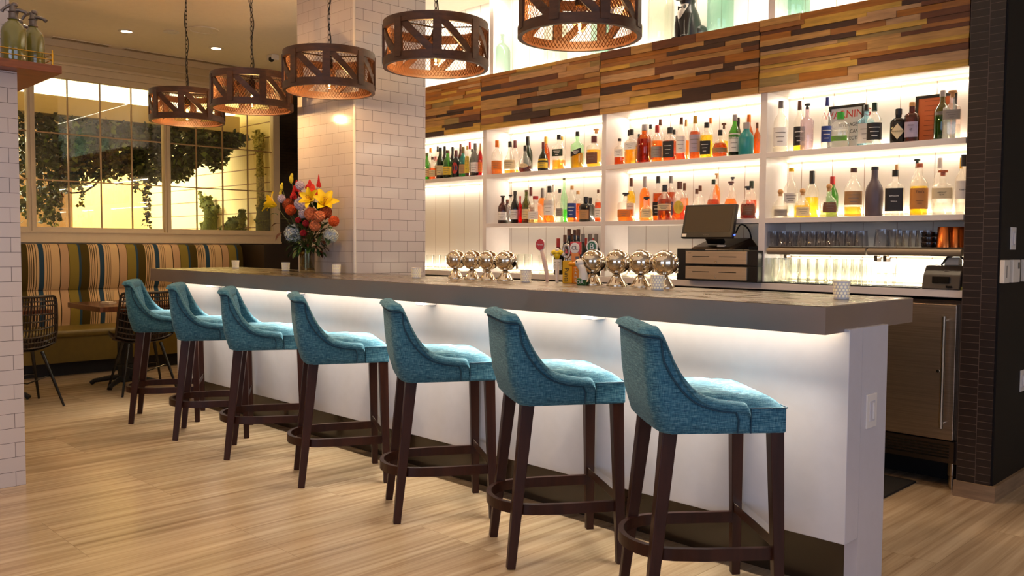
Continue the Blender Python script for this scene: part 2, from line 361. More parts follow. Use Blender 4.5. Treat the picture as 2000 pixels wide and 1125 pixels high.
# moulded crown, window head and sill ledges
tr = MB().box((-9.5, -5, ZH+.06), (-9.46, 5.43, ZH+.13)).box((-9.5, -5, ZH+.13), (-9.44, 5.43, ZH+.155))
tr.box((-9.5, -5, 3.17), (-9.485, 6, 3.185)).box((-9.5, -5, 3.255), (-9.47, 6, CZL))
struct('trim_1', tr, CREAM, 'cream moulding over the window heads below the ceiling', 'moulding', smooth=0)
tr = MB().box((-9.5, -5, ZS-.055), (-9.45, 5.43, ZS-.04)).box((-9.5, -5, ZS-.13), (-9.46, 5.43, ZS-.055)).box((-9.5, -5, ZS-.155), (-9.445, 5.43, ZS-.13))
struct('trim_2', tr, CREAM, 'cream ledge and apron running under the windows above the banquette', 'moulding', smooth=0)
GLASS = clearmat('window_glass', (250, 250, 244), .17, .01)
MUNT = pbr('muntin_metal', (172, 140, 100), .35, .3)
for i, (a, b) in enumerate(YM):
    if i == 0: continue
    nm = ['', 'window at the far left mostly hidden behind the white tiled column', 'middle window with hanging foliage and warm cream panels behind', 'right window showing the moss figures and raised moss hand'][i]
    w = empty('window_%d' % i, (-9.5, (a+b)/2, ZS)); tag(w, 'wired-glass '+nm, 'window', None, 'structure')
    fr = MB(); ya, yb = a-(a+b)/2, b-(a+b)/2; h = ZH-ZS
    fr.box((-.06, ya-(.0685 if i > 1 else .0665), -.08), (.02, ya, h+.06))
    if i == 3: fr.box((-.06, yb, -.08), (.02, yb+.084, h+.06))
    fr.box((-.06, ya, -.08), (.02, yb, 0)).box((-.06, ya, h), (.02, yb, h+.06))
    fr.box((-.06, ya-.046, -.04), (.035, ya-.022, h+.03))
    fr.build('window_frame', CREAM, w, smooth=0)
    MB().box((-.03, ya, 0), (-.026, yb, h)).build('pane', GLASS, w, smooth=0)
    mu = MB(); npn = 4
    for k in range(1, npn): y = ya+(yb-ya)*k/npn; mu.box((-.036, y-.006, 0), (-.018, y+.006, h))
    for z in (1.912-ZS, 2.39-ZS): mu.box((-.035, ya, z-.006), (-.019, yb, z+.006))
    mu.build('muntin_grid', MUNT, w, smooth=0)
struct('wall_far', MB().box((-9.498, 5.44, .0), (-9.49, 6.0, CZL)), DTILE_W, 'dark mosaic-tiled wall strip between the windows and the central column', 'wall', smooth=0)
struct('trim_3', MB().box((-9.49, 4.9, 0), (-9.44, 6.0, ZS-.16)), BROWNW, 'dark brown panel below the dark tiles, right of the banquette', 'wall panel', smooth=0)
# rooms behind / around
struct('wall_back', MB().box((-7.0, 5.09, 0), (-1.51, 5.2, CZL)).box((-9.5, 6.0, 0), (-7.0, 6.1, CZL)).box((-7.05, 5.09, 0), (-7, 6.05, CZL)), WHITE,
       'white wall behind the back bar shelving', 'wall', smooth=0)
struct('wall_right', MB().box((-1.505, 4.76, 0), (-1.335, 6.2, CZL)), [DARKW], 'near-black painted wall return at the right edge', 'wall', smooth=0)
struct('trim_4', MB().box((-1.505, 4.752, .08), (-1.345, 4.762, CZL)), DTILE, 'narrow column of dark brown elongated hexagon-like tiles on the wall end', 'tile strip', smooth=0)
bb = MB().add_prism([(-1.515, 4.765), (-1.515, 4.735), (-1.318, 4.735), (-1.318, 6.2), (-1.34, 6.2), (-1.34, 4.765)], 0, .08)
struct('baseboard_right', bb, BASEB, 'pale wooden baseboard around the foot of the dark tiled wall end', 'baseboard', smooth=0)
struct('wall_outer', MB().box((-1.335, 6.1, 0), (4, 6.2, CZL)).box((4, -5, 0), (4.1, -1.2, CZL)).box((4, 3.6, 0), (4.1, 6.2, CZL)).box((4, -1.2, 0), (4.1, 3.6, .5)).box((4, -1.2, 2.8), (4.1, 3.6, CZL)),
       CREAMW, 'wall behind the viewer on the right with a daylight window opening', 'wall', smooth=0)
struct('wall_front', MB().box((-9.5, -5.1, 0), (-1.6, -5, CZL)).box((2.8, -5.1, 0), (4, -5, CZL)).box((-1.6, -5.1, 0), (2.8, -5, .5)).box((-1.6, -5.1, 2.8), (2.8, -5, CZL)),
       CREAMW, 'wall behind the viewer with a daylight window opening', 'wall', smooth=0)
# white tiled columns
PX0, PX1, PY0, PY1 = -5.80, -5.06, 3.475, 4.11
def tiled(name, x0, x1, y0, y1, z0, z1, label):
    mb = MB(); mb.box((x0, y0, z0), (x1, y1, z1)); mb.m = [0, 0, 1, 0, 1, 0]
    return struct(name, mb, [TILE_X, TILE_Y], label, 'column', smooth=0)
tiled('wall_column_center', PX0, PX1, PY0, PY1, 0, CZL, 'square column clad in white subway tiles standing behind the bar')
struct('trim_5', MB().tube([(PX1-.004, PY0+.004, 1.08), (PX1-.004, PY0+.004, CZL)], .011, 10), pbr('tile_trim', (236, 226, 212), .15), 'rounded white edge tile down the corner of the central column', 'tile trim')
tiled('wall_column_left', -5.9, -5.01, .45, 1.36, 0, 2.16, 'white subway-tiled column at the left edge of the room')
yu = at_x(17.8, 10, -5.3).y
tiled('wall_column_upper', -6.0, -5.3, .3, yu, 2.205, CZL, 'set-back white tiled column above the wooden ledge at the left')
# garden room behind the windows
struct('wall_garden_side', MB().box((-14, 5.42, 0), (-9.65, 5.5, 3.6)), GLINES, 'bright cream slatted wall of the garden room behind the right window', 'wall', smooth=0)
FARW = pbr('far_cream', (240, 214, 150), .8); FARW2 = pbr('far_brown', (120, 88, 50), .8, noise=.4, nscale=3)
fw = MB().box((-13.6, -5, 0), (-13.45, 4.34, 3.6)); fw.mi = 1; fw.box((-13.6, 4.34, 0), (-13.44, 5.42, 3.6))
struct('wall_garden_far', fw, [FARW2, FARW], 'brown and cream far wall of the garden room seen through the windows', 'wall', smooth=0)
struct('floor_garden', MB().box((-14, -5, -.1), (-9.62, 5.5, 0)), CREAMW, 'floor of the garden room beyond the windows', 'floor', smooth=0)
struct('ceiling_garden', MB().box((-14, -5, 3.5), (-9.62, 5.5, 3.6)), pbr('garden_ceiling', (236, 222, 180), .8), 'pale ceiling of the garden room beyond the windows', 'ceiling', smooth=0)
struct('trim_6', MB().box((-10.9, -3, 2.675), (-10.2, 5.285, 2.875)), pbr('soffit_paint', (214, 190, 134), .8), 'beige dropped soffit above the hanging plants behind the windows', 'soffit', smooth=0)
# ================================================================== BAR
BX0, BX1, BY0, BY1, BZ = -7.0, -1.335, 2.843, 3.62, 1.077
bar = empty('bar_counter', (-4.2, 3.2, 0), 0, 'long white bar counter with a thick brushed zinc top and dark recessed kick', 'bar counter')
def loc(mb, o=(-4.2, 3.2, 0)):
    mb.v = [(x-o[0], y-o[1], z-o[2]) for x, y, z in mb.v]; return mb
top = MB()
xs = [BX0, PX0, PX1, BX1]
# top slab, notched round the tiled column
def slab(mb, z0, z1, xa=BX0, xb=BX1, ya=BY0, yb=BY1):
    mb.box((xa, ya, z0), (xb, PY0-.002, z1)); mb.box((xa, PY0-.002, z0), (PX0-.002, yb, z1)); mb.box((PX1+.002, PY0-.002, z0), (xb, yb, z1))
slab(top, .990, BZ)
loc(top).build('zinc_top', ZINC, bar, smooth=0)
ed = MB(); ed.box((BX0-.002, BY0-.004, .979), (BX1+.004, BY0, BZ-.002)).box((BX1, BY0, .979), (BX1+.004, BY1, BZ-.002)).box((BX0-.004, BY0, .979), (BX0, BY1, BZ-.002)).box((BX0, BY1, .979), (PX0-.003, BY1+.003, BZ-.002)).box((PX1+.003, BY1, .979), (BX1, BY1+.003, BZ-.002))
loc(ed).build('zinc_edge', ZINCF, bar, smooth=0)
pn = MB().box((-6.86, 2.99, .215), (-1.311, 3.10, .99)); loc(pn).build('front_panel', PANELW, bar, smooth=0, bevel=.002)
for xa_ in (-1.36, -6.86): loc(MB().box((xa_, 3.1, 0), (xa_+.049, 3.325, .989))).build('end_panel', PANELW, bar, smooth=0)
kk = MB().box((-6.80, 3.10, 0), (-1.36, 3.13, .215)); loc(kk).build('toe_kick', TOEK, bar, smooth=0)
bk = MB().box((-6.80, 3.13, .02), (-5.9, 3.3, .97)).box((-6.8, 3.13, .02), (-1.36, 3.3, .97)); loc(bk).build('carcass', BLACKM, bar, smooth=0)
for i, x in enumerate((-6.1, -4.95, -3.62, -2.45)):
    c = MB().box((x-.035, 2.90, .955), (x+.035, 2.99, .99)); loc(c).build('corbel', PANELW, bar, smooth=0, bevel=.004)
sp = MB().box((-6.82, 2.955, .981), (-1.34, 2.975, .989)); st = loc(sp).build('led_strip', emis('led_warm', (255, 226, 176), 6), bar, smooth=0); st['label'] = 'glowing light strip under the counter'
def dimmer(parent, P, ax, w=.07, h=.115, lab=None, grp=None):
    """rocker switch plate; ax 'x' faces +X"""
    t = empty('light_switch', P, 0, lab, 'switch', grp)
    MB().box((0, -w/2, -h/2), (.006, w/2, h/2)).build('plate', WHITE, t, smooth=0, bevel=.0015)
    MB().box((.006, -w*.24, -h*.3), (.0085, w*.24, h*.3)).build('rocker', PANELW, t, smooth=0)
    MB().box((.0085, w*.02, -h*.24), (.012, w*.12, h*.24)).build('slider', WHITE, t, smooth=0)
    return t
dimmer(None, (-1.311, 3.183, .676), 'x', .088, .125, 'white dimmer switch plate on the white end of the bar')
# ------------------------------------------------------------------ lights of the bar
def strip_light(name, x0, x1, y, z, target, e, col=WARMW, w=.02):
    l = look_light(name, 'AREA', ((x0+x1)/2, y, z), ((x0+x1)/2+target[0], y+target[1], z+target[2]), e, col, shape='RECTANGLE', size=abs(x1-x0), size_y=w)
    return l
def aim_strip(o, d):
    """long side along world X, facing d"""
    d = Vector(d).normalized(); x = Vector((1, 0, 0)); z = -d; y = z.cross(x).normalized()
    o.rotation_euler = Matrix(((x.x, y.x, z.x), (x.y, y.y, z.y), (x.z, y.z, z.z))).to_euler()
def xstrip(name, x0, x1, y, z, d, e, col=WARMW, w=.02):
    l = bpy.data.lights.new(name, 'AREA'); l.shape = 'RECTANGLE'; l.size = abs(x1-x0); l.size_y = w; l.energy = e; l.color = col
    o = bpy.data.objects.new(name, l); COL.objects.link(o); o.location = ((x0+x1)/2, y, z); aim_strip(o, d); return o
ul = xstrip('under_counter_light', -6.8, -1.36, 2.885, .975, (0, -.35, -1), 52, (1, .92, .76), .03); ul.data.spread = math.radians(100)
xstrip('panel_gradient_fill', -6.8, -1.36, 2.90, .975, (0, .5, -1), 7, (1, .86, .66), .03)  # second weak lamp, added to shape the brightness gradient down the panel
# ================================================================== BACK BAR
YF, YB = 4.79, 5.055          # front edge / beadboard face
ST = [(-5.161, -5.119), (-3.922, -3.884), (-2.686, -2.642)]
XL, XR = -6.6, -1.512
ZSH = [(1.425, 1.455), (1.818, 1.850)]
sh = empty('back_bar_shelving', (-4, 4.9, 0), 0, 'white built-in back bar shelving with lit beadboard bays', 'shelving')
so = (-4, 4.9, 0)
m = MB().box((XL, YB, 1.06), (XR, YB+.03, CZL)); loc(m, so).build('beadboard_back', BEAD, sh, smooth=0)
for a, b in ST:
    m = MB().box((a, YF, 1.062), (b, YB, 2.213)); loc(m, so).build('upright', SHELFW, sh, smooth=0, bevel=.0015)
m = MB().box((XR-.02+.012, YF+.03, 1.062), (XR+.006, YB, 2.213)); loc(m, so).build('upright', SHELFW, sh, smooth=0)
bays = [(XL, ST[0][0]), (ST[0][1], ST[1][0]), (ST[1][1], ST[2][0]), (ST[2][1], XR-.01)]
LEDS = emis('shelf_led', (255, 232, 190), 5)
for i, (a, b) in enumerate(bays):
    for k, (z0, z1) in enumerate(ZSH):
        if i == 0 and k == 0: continue
        m = MB().box((a, YF, z0), (b, YB, z1)); loc(m, so).build('shelf_board', SHELFW, sh, smooth=0, bevel=.0015)
# soffit behind the timber cladding (top of each bay)
m = MB().box((XL, 4.80, 2.213), (XR, YB, 2.235)); loc(m, so).build('bay_soffit', SHELFW, sh, smooth=0)
m = MB().box((XL, 4.80, 2.61), (XR, YB, 2.636)); loc(m, so).build('top_ledge', SHELFW, sh, smooth=0)
for x in (-5.14, -3.905, -2.664):
    m = MB().box((x-.022, 4.86, 2.636), (x+.022, YB, CZL)); loc(m, so).build('upper_upright', SHELFW, sh, smooth=0)
def led(a, b, y, z, d, e, w=.012):
    m = MB().box((a+.01, y-.006, z-.004), (b-.01, y+.006, z+.004)); o = loc(m, so).build('led_strip', LEDS, sh, smooth=0); o['label'] = 'glowing light strip'
    xstrip('shelf_light', a+.02, b-.02, y, z+(.008 if d[2] > 0 else -.008), d, e, (1, .87, .68), .015)
for i, (a, b) in enumerate(bays):
    wv = abs(b-a)
    led(a, b, YB-.02, 2.205, (0, -.35, -1), 3.2*wv)
    led(a, b, YB-.015, 1.856, (0, -.5, 1), 2.3*wv)
    if i: led(a, b, YB-.02, 1.812, (0, -.35, -1), 1.6*wv); led(a, b, YB-.015, 1.461, (0, -.5, 1), 2.7*wv)
    else: led(a, b, YB-.02, 1.812, (0, -.2, -1), 3*wv)
for a, b in bays[:3]: led(a, b, YB-.015, 1.07, (0, -.4, 1), 3*abs(b-a))
led(bays[3][0], bays[3][1], YB-.02, 1.232, (0, -.2, -1), 4)
led(bays[3][0], bays[3][1], YB-.015, 1.07, (0, -.4, 1), 5)
xstrip('upper_cabinet_light', -6.4, -1.6, 4.86, 3.26, (0, .35, -1), 42, (1, .88, .7), .05)
xstrip('upper_cabinet_uplight', -6.4, -1.6, 4.90, 2.65, (0, .2, 1), 22, (1, .88, .7), .03)
# reclaimed timber cladding: four panels of staggered boards
WCOL = [(172, 110, 50), (202, 150, 82), (114, 64, 34), (76, 46, 30), (220, 170, 70), (164, 134, 78), (208, 160, 108), (182, 112, 34)]
WM = [pbr('reclaimed_wood_%d' % i, c, .5, noise=.3, nscale=5, stretch=(1.5, 8, 12)) for i, c in enumerate(WCOL)]
names = ['reclaimed timber cladding panel partly hidden by the white tiled column', 'reclaimed timber cladding panel above the second shelf bay from the column',
         'reclaimed timber cladding panel below the dog figurine', 'reclaimed timber cladding panel beside the dark tiled wall end']
wx = [XL, -5.165, -3.93, -2.69, XR]
rnd = random.Random(11)
for i in range(4):
    a, b = wx[i]+.003, wx[i+1]-.003; m = MB(); z = 2.208; last = -1
    while z < 2.635:
        h = rnd.choice((.022, .028, .034, .04, .05)); h = min(h, 2.64-z)
        if 2.64-z-h < .018: h = 2.64-z
        x = a
        while x < b-.001:
            w = rnd.uniform(.16, .66); e = min(b, x+w)
            if b-e < .08: e = b
            c = rnd.choices(range(8), (4, 4, 2, 3, 3, 2, 2, 3))[0]
            while c == last: c = rnd.randrange(8)
            last = c; m.mi = c; y = 4.775-rnd.uniform(0, .012)
            m.box((x, y, z), (e-.0008, 4.80, z+h-.0008)); x = e
        z += h
    o = m.build('wood_cladding_panel', WM, None, smooth=0); o.location = (0, 0, 0)
    c0 = Vector(((a+b)/2, 4.79, 2.42)); o.data.transform(Matrix.Translation(-c0)); o.location = c0
    tag(o, names[i], 'wall cladding', None)
# back counter with its splash of cabinets below
bc = empty('back_counter', (-4, 4.9, 0), 0, 'pale grey back counter worktop with dark base cabinets below the shelving', 'counter')
m = MB().box((XL, 4.785, 1.022), (XR, YB+.03, 1.061)); loc(m, so).build('worktop', SHELFW, bc, smooth=0, bevel=.002)
m = MB().box((-6.6, 4.85, .1), (-2.57, 5.07, 1.022)).box((-6.6, 4.9, 0), (-2.57, 5.07, .1)); loc(m, so).build('base_cabinet', BLACKM, bc, smooth=0)
m = MB().box((-2.57, 5.04, 0), (XR, 5.08, 1.022)); loc(m, so).build('recess_back', BLACKM, bc, smooth=0)
# undercounter fridges
def fridge(x0, x1, lab, hinge):
    f = empty('undercounter_fridge', ((x0+x1)/2, 4.9, 0), 0, lab, 'fridge'); o = ((x0+x1)/2, 4.9, 0)
    loc(MB().box((x0, 4.83, .14), (x1, 5.03, 1.005)), o).build('cabinet', STEELD, f, smooth=0)
    loc(MB().box((x0+.006, 4.795, .27), (x1-.012, 4.83, .985)), o).build('door', STEELF, f, smooth=0, bevel=.003)
    hx = x1-.06 if hinge else x0+.06
    hd = loc(MB().tube([(hx, 4.755, .335), (hx, 4.755, .925)], .011, 12), o).build('handle', STEEL, f)
    for z in (.36, .9): loc(MB().tube([(hx, 4.755, z), (hx, 4.797, z)], .007, 8), o).build('handle_post', STEEL, hd)
    loc(MB().tube([(hx-.035, 4.790, .63), (hx-.035, 4.797, .63)], .008, 12), o).build('lock', CHROME, f)
    loc(MB().box((x0+.006, 4.80, .15), (x1-.006, 4.83, .262)), o).build('grille_panel', STEELD, f, smooth=0)
    g = MB()
    for k in range(5):
        g.box((x0+.03, 4.797, .172+k*.016), (x0+.12, 4.802, .180+k*.016)); g.box((x0+.15, 4.797, .172+k*.016), (x1-.03, 4.802, .180+k*.016))
    loc(g, o).build('grille_slots', BLACKG, f, smooth=0)
    for sx in (x0+.03, x1-.03):
        for y in (4.86, 5.0): loc(MB().lathe([(.018, .01), (.018, .07), (.024, .075), (.024, .14)], (sx, y, 0), 12).lathe([(.014, 0), (.014, .012)], (sx, y, 0), 12), o).build('foot', STEEL, f)
fridge(-2.05, -1.53, 'brushed steel undercounter fridge with a long vertical bar handle beside the dark tiled wall end', True)
fridge(-2.56, -2.07, 'brushed steel undercounter fridge mostly hidden behind the end of the bar', True)
m = MB().box((-3.1, 4.05, 0), (-1.737, 4.843, .012)); o = m.build('rubber_mat', CARD, None, smooth=0, bevel=.002); tag(o, 'black rubber bar mat on the floor behind the bar end', 'floor mat')
# ------------------------------------------------------------------ STOOLS
def stool_profile():
    # arm line in plan-x against height, front of the arm to the top of the back
    return [(.105, .735), (.10, .752), (.085, .758), (.04, .762), (0, .768), (-.035, .778), (-.065, .796), (-.09, .825), (-.112, .862), (-.130, .905), (-.144, .95), (-.156, .988), (-.166, 1.008), (-.18, 1.014)]
def interp(tab, x):
    tab = sorted(tab)
    if x <= tab[0][0]: return tab[0][1]
    for (a, p), (b, q) in zip(tab, tab[1:]):
        if x <= b: return p+(q-p)*(x-a)/(b-a)
    return tab[-1][1]
def smoothtab(tab): return tab
ARM = stool_profile()
def uplan():
    """plan path of the shell: near arm front -> back -> far arm front; (x, y, nx, ny)"""
    pts = []; xb, hy, rc = -.215, .226, .052
    for x in (.105, .102, .097, .085, .06, .03, 0, -.02, -.04, -.058, -.074, -.088, -.100, -.112, -.122, -.132, -.140, -.148, -.156, -.162): pts.append((x, -hy, 0, -1))
    for i in range(9): a = PI/2*i/8; pts.append((xb+rc-rc*math.sin(a), -hy+rc-rc*math.cos(a), -math.sin(a), -math.cos(a)))
    k = len(pts)
    q = [(x, -y, nx, -ny) for x, y, nx, ny in pts]
    for i in range(1, 8): t = i/8; y = (-hy+rc)*(1-t)+(hy-rc)*t; pts.append((xb-.004*math.sin(PI*t), y, -1, 0))
    return pts+q[::-1]
def make_stool():
    root = empty('bar_stool')
    P = uplan(); TH = .05; rows = []; pipe = []; pipe2 = []
    for k, (x, y, nx, ny) in enumerate(P):
        zt = interp(ARM, x) if x > -.18 else 1.014+.006*max(0, -nx)*(1-(y/.226)**2)
        hgt = zt-.65; sec = []; wl = min(1, max(0, (.06-x)/.22)); wl = wl*wl*(3-2*wl)
        def pt(off, z):
            g = (z-.65)/.37; o = off+.010*math.sin(PI*min(1, max(0, g)))+(.007*min(1, max(0, (z-zt+.042)/.018)) if off > -.003 else 0)
            sh_ = -.040*wl*g+.014*wl*max(0, .16-g)/.16
            fl = .006*g*(1 if ny else 0)
            return (x+nx*o+sh_, y+ny*o, z)
        sec.append(pt(-.012, .652)); sec.append(pt(0, .662))
        for t in (.3, .6): sec.append(pt(0, .662+(hgt-.060)*t))
        for dz_ in (.046, .040, .034): sec.append(pt(0, zt-dz_))
        r = min(.026, hgt*.25); zc = zt-r; roll = .008*max(0, (zt-.95)/.07)
        for a in (0, 35, 70, 100, 130, 160, 180):
            aa = math.radians(a); sec.append(pt(-TH/2+(TH/2+.004+roll*max(0, math.cos(aa)))*math.cos(aa), zc+r*math.sin(aa)))
        for t in (.8, .5, .2): sec.append(pt(-TH, .66+(hgt-.04)*t))
        sec.append(pt(-TH, .655))
        rows.append(sec)
    # piping: offset of the arm line, on the outside of the shell
    def outer(x, y, nx, ny, z, off=.0035):
        wl = min(1, max(0, (.06-x)/.22)); wl = wl*wl*(3-2*wl); g = (z-.65)/.37
        o = off+.010*math.sin(PI*min(1, max(0, g))); sh_ = -.040*wl*g+.014*wl*max(0, .16-g)/.16
        return (x+nx*o+sh_, y+ny*o, z)
    side = []; cur = [(x, interp(ARM, x)) for x, y, nx, ny in P[:20]]
    for i, (x, z) in enumerate(cur):
        if i < 3: continue
        a, b = cur[max(0, i-1)], cur[min(19, i+1)]; tx, tz = b[0]-a[0], b[1]-a[1]; l = math.hypot(tx, tz); nx_, nz_ = tz/l, -tx/l
        if nz_ > 0: nx_, nz_ = -nx_, -nz_
        xo, zo = x+(-abs(nx_))*.036, z-abs(nz_)*.036
        side.append((max(xo, -.168), zo))
    side = [(.066, .655), (.066, .70)]+[q for q in side if q[0] < .064]
    zb = 1.014-.040
    side = [q for q in side if q[1] <= zb+.004]+[(-.168, zb)]
    near = [outer(x, -.226, 0, -1, z) for x, z in side]; far = [outer(x, .226, 0, 1, z) for x, z in side]
    mid = [outer(x, y, nx, ny, zb+.004*max(0, -nx)) for x, y, nx, ny in P[22:-22]]
    pipe = near+mid+far[::-1]
    m = MB(); m.grid(rows)
    n = len(rows[0])
    m.add(rows[0], [tuple(range(n))]); m.add(rows[-1], [tuple(range(n))])
    back = m.build('back_shell', FABRIC, root, smooth=60)
    for sgn in (1,):
        MB().tube(pipe, .0032, 6).build('piping', PIPING, back)
        e = P[0]; 
    # seat: padded front box flush with the arms, crowned and tufted top
    rows = []; nx_, ny_ = 22, 22
    tuft = [(-.03, -.09), (-.03, .09), (.10, -.11), (.10, .11), (.10, 0), (-.09, 0)]
    def seatpt(u, v):
        x = -.172+u*.407; y = -.219+v*.438
        ex = min(u/.12, (1-u)/.16, 1); ey = min(v/.12, (1-v)/.12, 1)
        cr = 1-(1-max(0, ex))**2.2; ce = 1-(1-max(0, ey))**2.2
        z = .736+.048*cr*ce*(1-.30*max(0, (u-.55)/.45))
        for tx, ty in tuft:
            d2 = (x-tx)**2+(y-ty)**2; z -= .012*math.exp(-d2/.0011)
        # sewn folds between tufts
        z -= .004*math.exp(-((x-.10)/.012)**2)*cr*ce
        return (x, y, z)
    g = [[seatpt(i/nx_, j/ny_) for j in range(ny_+1)] for i in range(nx_+1)]
    m = MB(); m.grid(g)
    m.build('seat_cushion', FABRIC, root, smooth=180)
    b = MB().box((-.165, -.221, .65), (.238, .221, .738)); b.build('seat_frame', FABRIC, root, smooth=0, bevel=.008)
    MB().tube([(.112, -.223, .652), (.112, -.223, .736), (.235, -.222, .737), (.240, -.216, .737), (.240, .216, .737), (.235, .222, .737), (.112, .223, .736), (.112, .223, .652)], .0026, 6).build('piping', PIPING, root)
    bt = MB()
    for tx, ty in tuft: bt.ball((tx, ty, .764 if tx < .05 else .760), .009, 10, 6, (1, 1, .5))
    bt.build('seat_buttons', FABRIC, root)
    bb = MB()
    for ty in (-.1, 0, .1): bb.ball((-.184, ty, .90), .009, 10, 6, (.5, 1, 1))
    for ty in (-.05, .05): bb.ball((-.174, ty, .83), .009, 10, 6, (.5, 1, 1))
    bb.build('back_buttons', FABRIC, back)
    # inner back pad with soft vertical channels
    g = []
    for i in range(15):
        t = i/14; z = .745+.22*t; row = []
        for j in range(25):
            y = -.15+.30*j/24; x = -.158-.036*t+.004*math.cos(y*2*PI/.1)+.006*math.sin(PI*t); row.append((x, y, z))
        g.append(row)
    MB().grid(g).build('inner_back', FABRIC, back, smooth=180)
    # legs (tapered, square), rear pair raked backwards
    for x0, x1, y0, y1, s0, s1 in ((.208, .2235, .193, .218, .048, .033), (.208, .2235, -.193, -.218, .048, .033), (-.155, -.2235, .165, .194, .052, .034), (-.155, -.2235, -.165, -.194, .052, .034)):
        MB().bar((x0, y0, .655), (x1, y1, 0), s0, s0, s1, s1, (0, 1, 0)).build('leg', STOOLWOOD, root, smooth=0, bevel=.003)
    # bentwood footrest: both sides and the curved rear
    path = []; hy = .193; zf = .232
    for i in range(6): path.append((.205-.28*i/6, -hy-.008+.0*i, zf))
    for i in range(17): a = PI*i/16; path.append((-.10-.175*math.sin(a), -hy*math.cos(a), zf))
    for i in range(5, -1, -1): path.append((.205-.28*i/6, hy+.008, zf))
    m = MB(); rr = []
    for i, p in enumerate(path):
        a = Vector(path[max(0, i-1)]); b_ = Vector(path[min(len(path)-1, i+1)]); t = (b_-a).normalized(); nrm = Vector((t.y, -t.x, 0))
        q = Vector(p); h, w = .021, .010
        rr.append([q+nrm*w-Vector((0, 0, h)), q+nrm*w+Vector((0, 0, h)), q-nrm*w+Vector((0, 0, h)), q-nrm*w-Vector((0, 0, h))])
    m.grid([[tuple(v) for v in r] for r in rr], closed_u=True); m.add([tuple(v) for v in rr[0]], [(0, 1, 2, 3)]); m.add([tuple(v) for v in rr[-1]], [(0, 1, 2, 3)])
    fr = m.build('footrest_ring', STOOLWOOD, root, smooth=40)
    s_ = MB().box((.203, -.2, .252), (.231, .2, .290)).build('front_stretcher', STOOLWOOD, root, smooth=0, bevel=.003)
    k_ = MB().box((.202, -.195, .2895), (.234, .195, .2925)).build('kick_plate', CHROME, s_, smooth=0); k_['label'] = 'bright metal strip on the front stretcher'
    sc_ = MB()
    for yy in (-.03, .03): sc_.ball((-.262, yy, zf), .009, 10, 6)
    sc_.build('bolt_heads', STEELD, fr)
    return root
stool = make_stool()
SPOT = [(-6.251, 2.651, 60), (-5.524, 2.658, 58.3), (-4.817, 2.665, 57), (-4.022, 2.664, 62.5), (-3.19, 2.677, 58.5), (-2.422, 2.664, 56.7), (-1.715, 2.66, 50)]
SL = ['teal upholstered bar stool at the far end of the row nearest the banquette', 'teal bar stool second from the banquette end of the row', 'teal bar stool third from the banquette end, left of the fourth',
      'teal bar stool in the middle of the row of seven', 'teal bar stool third from the open end of the bar', 'teal bar stool next to the nearest one at the open bar end', 'nearest teal bar stool beside the white end of the bar']
for i, (x, y, a) in enumerate(SPOT):
    o = stool if i == 0 else copy_tree(stool)
    o.location = (x, y, 0); o.rotation_euler.z = math.radians(a); tag(o, SL[i], 'bar stool', 'teal bar stools along the bar')
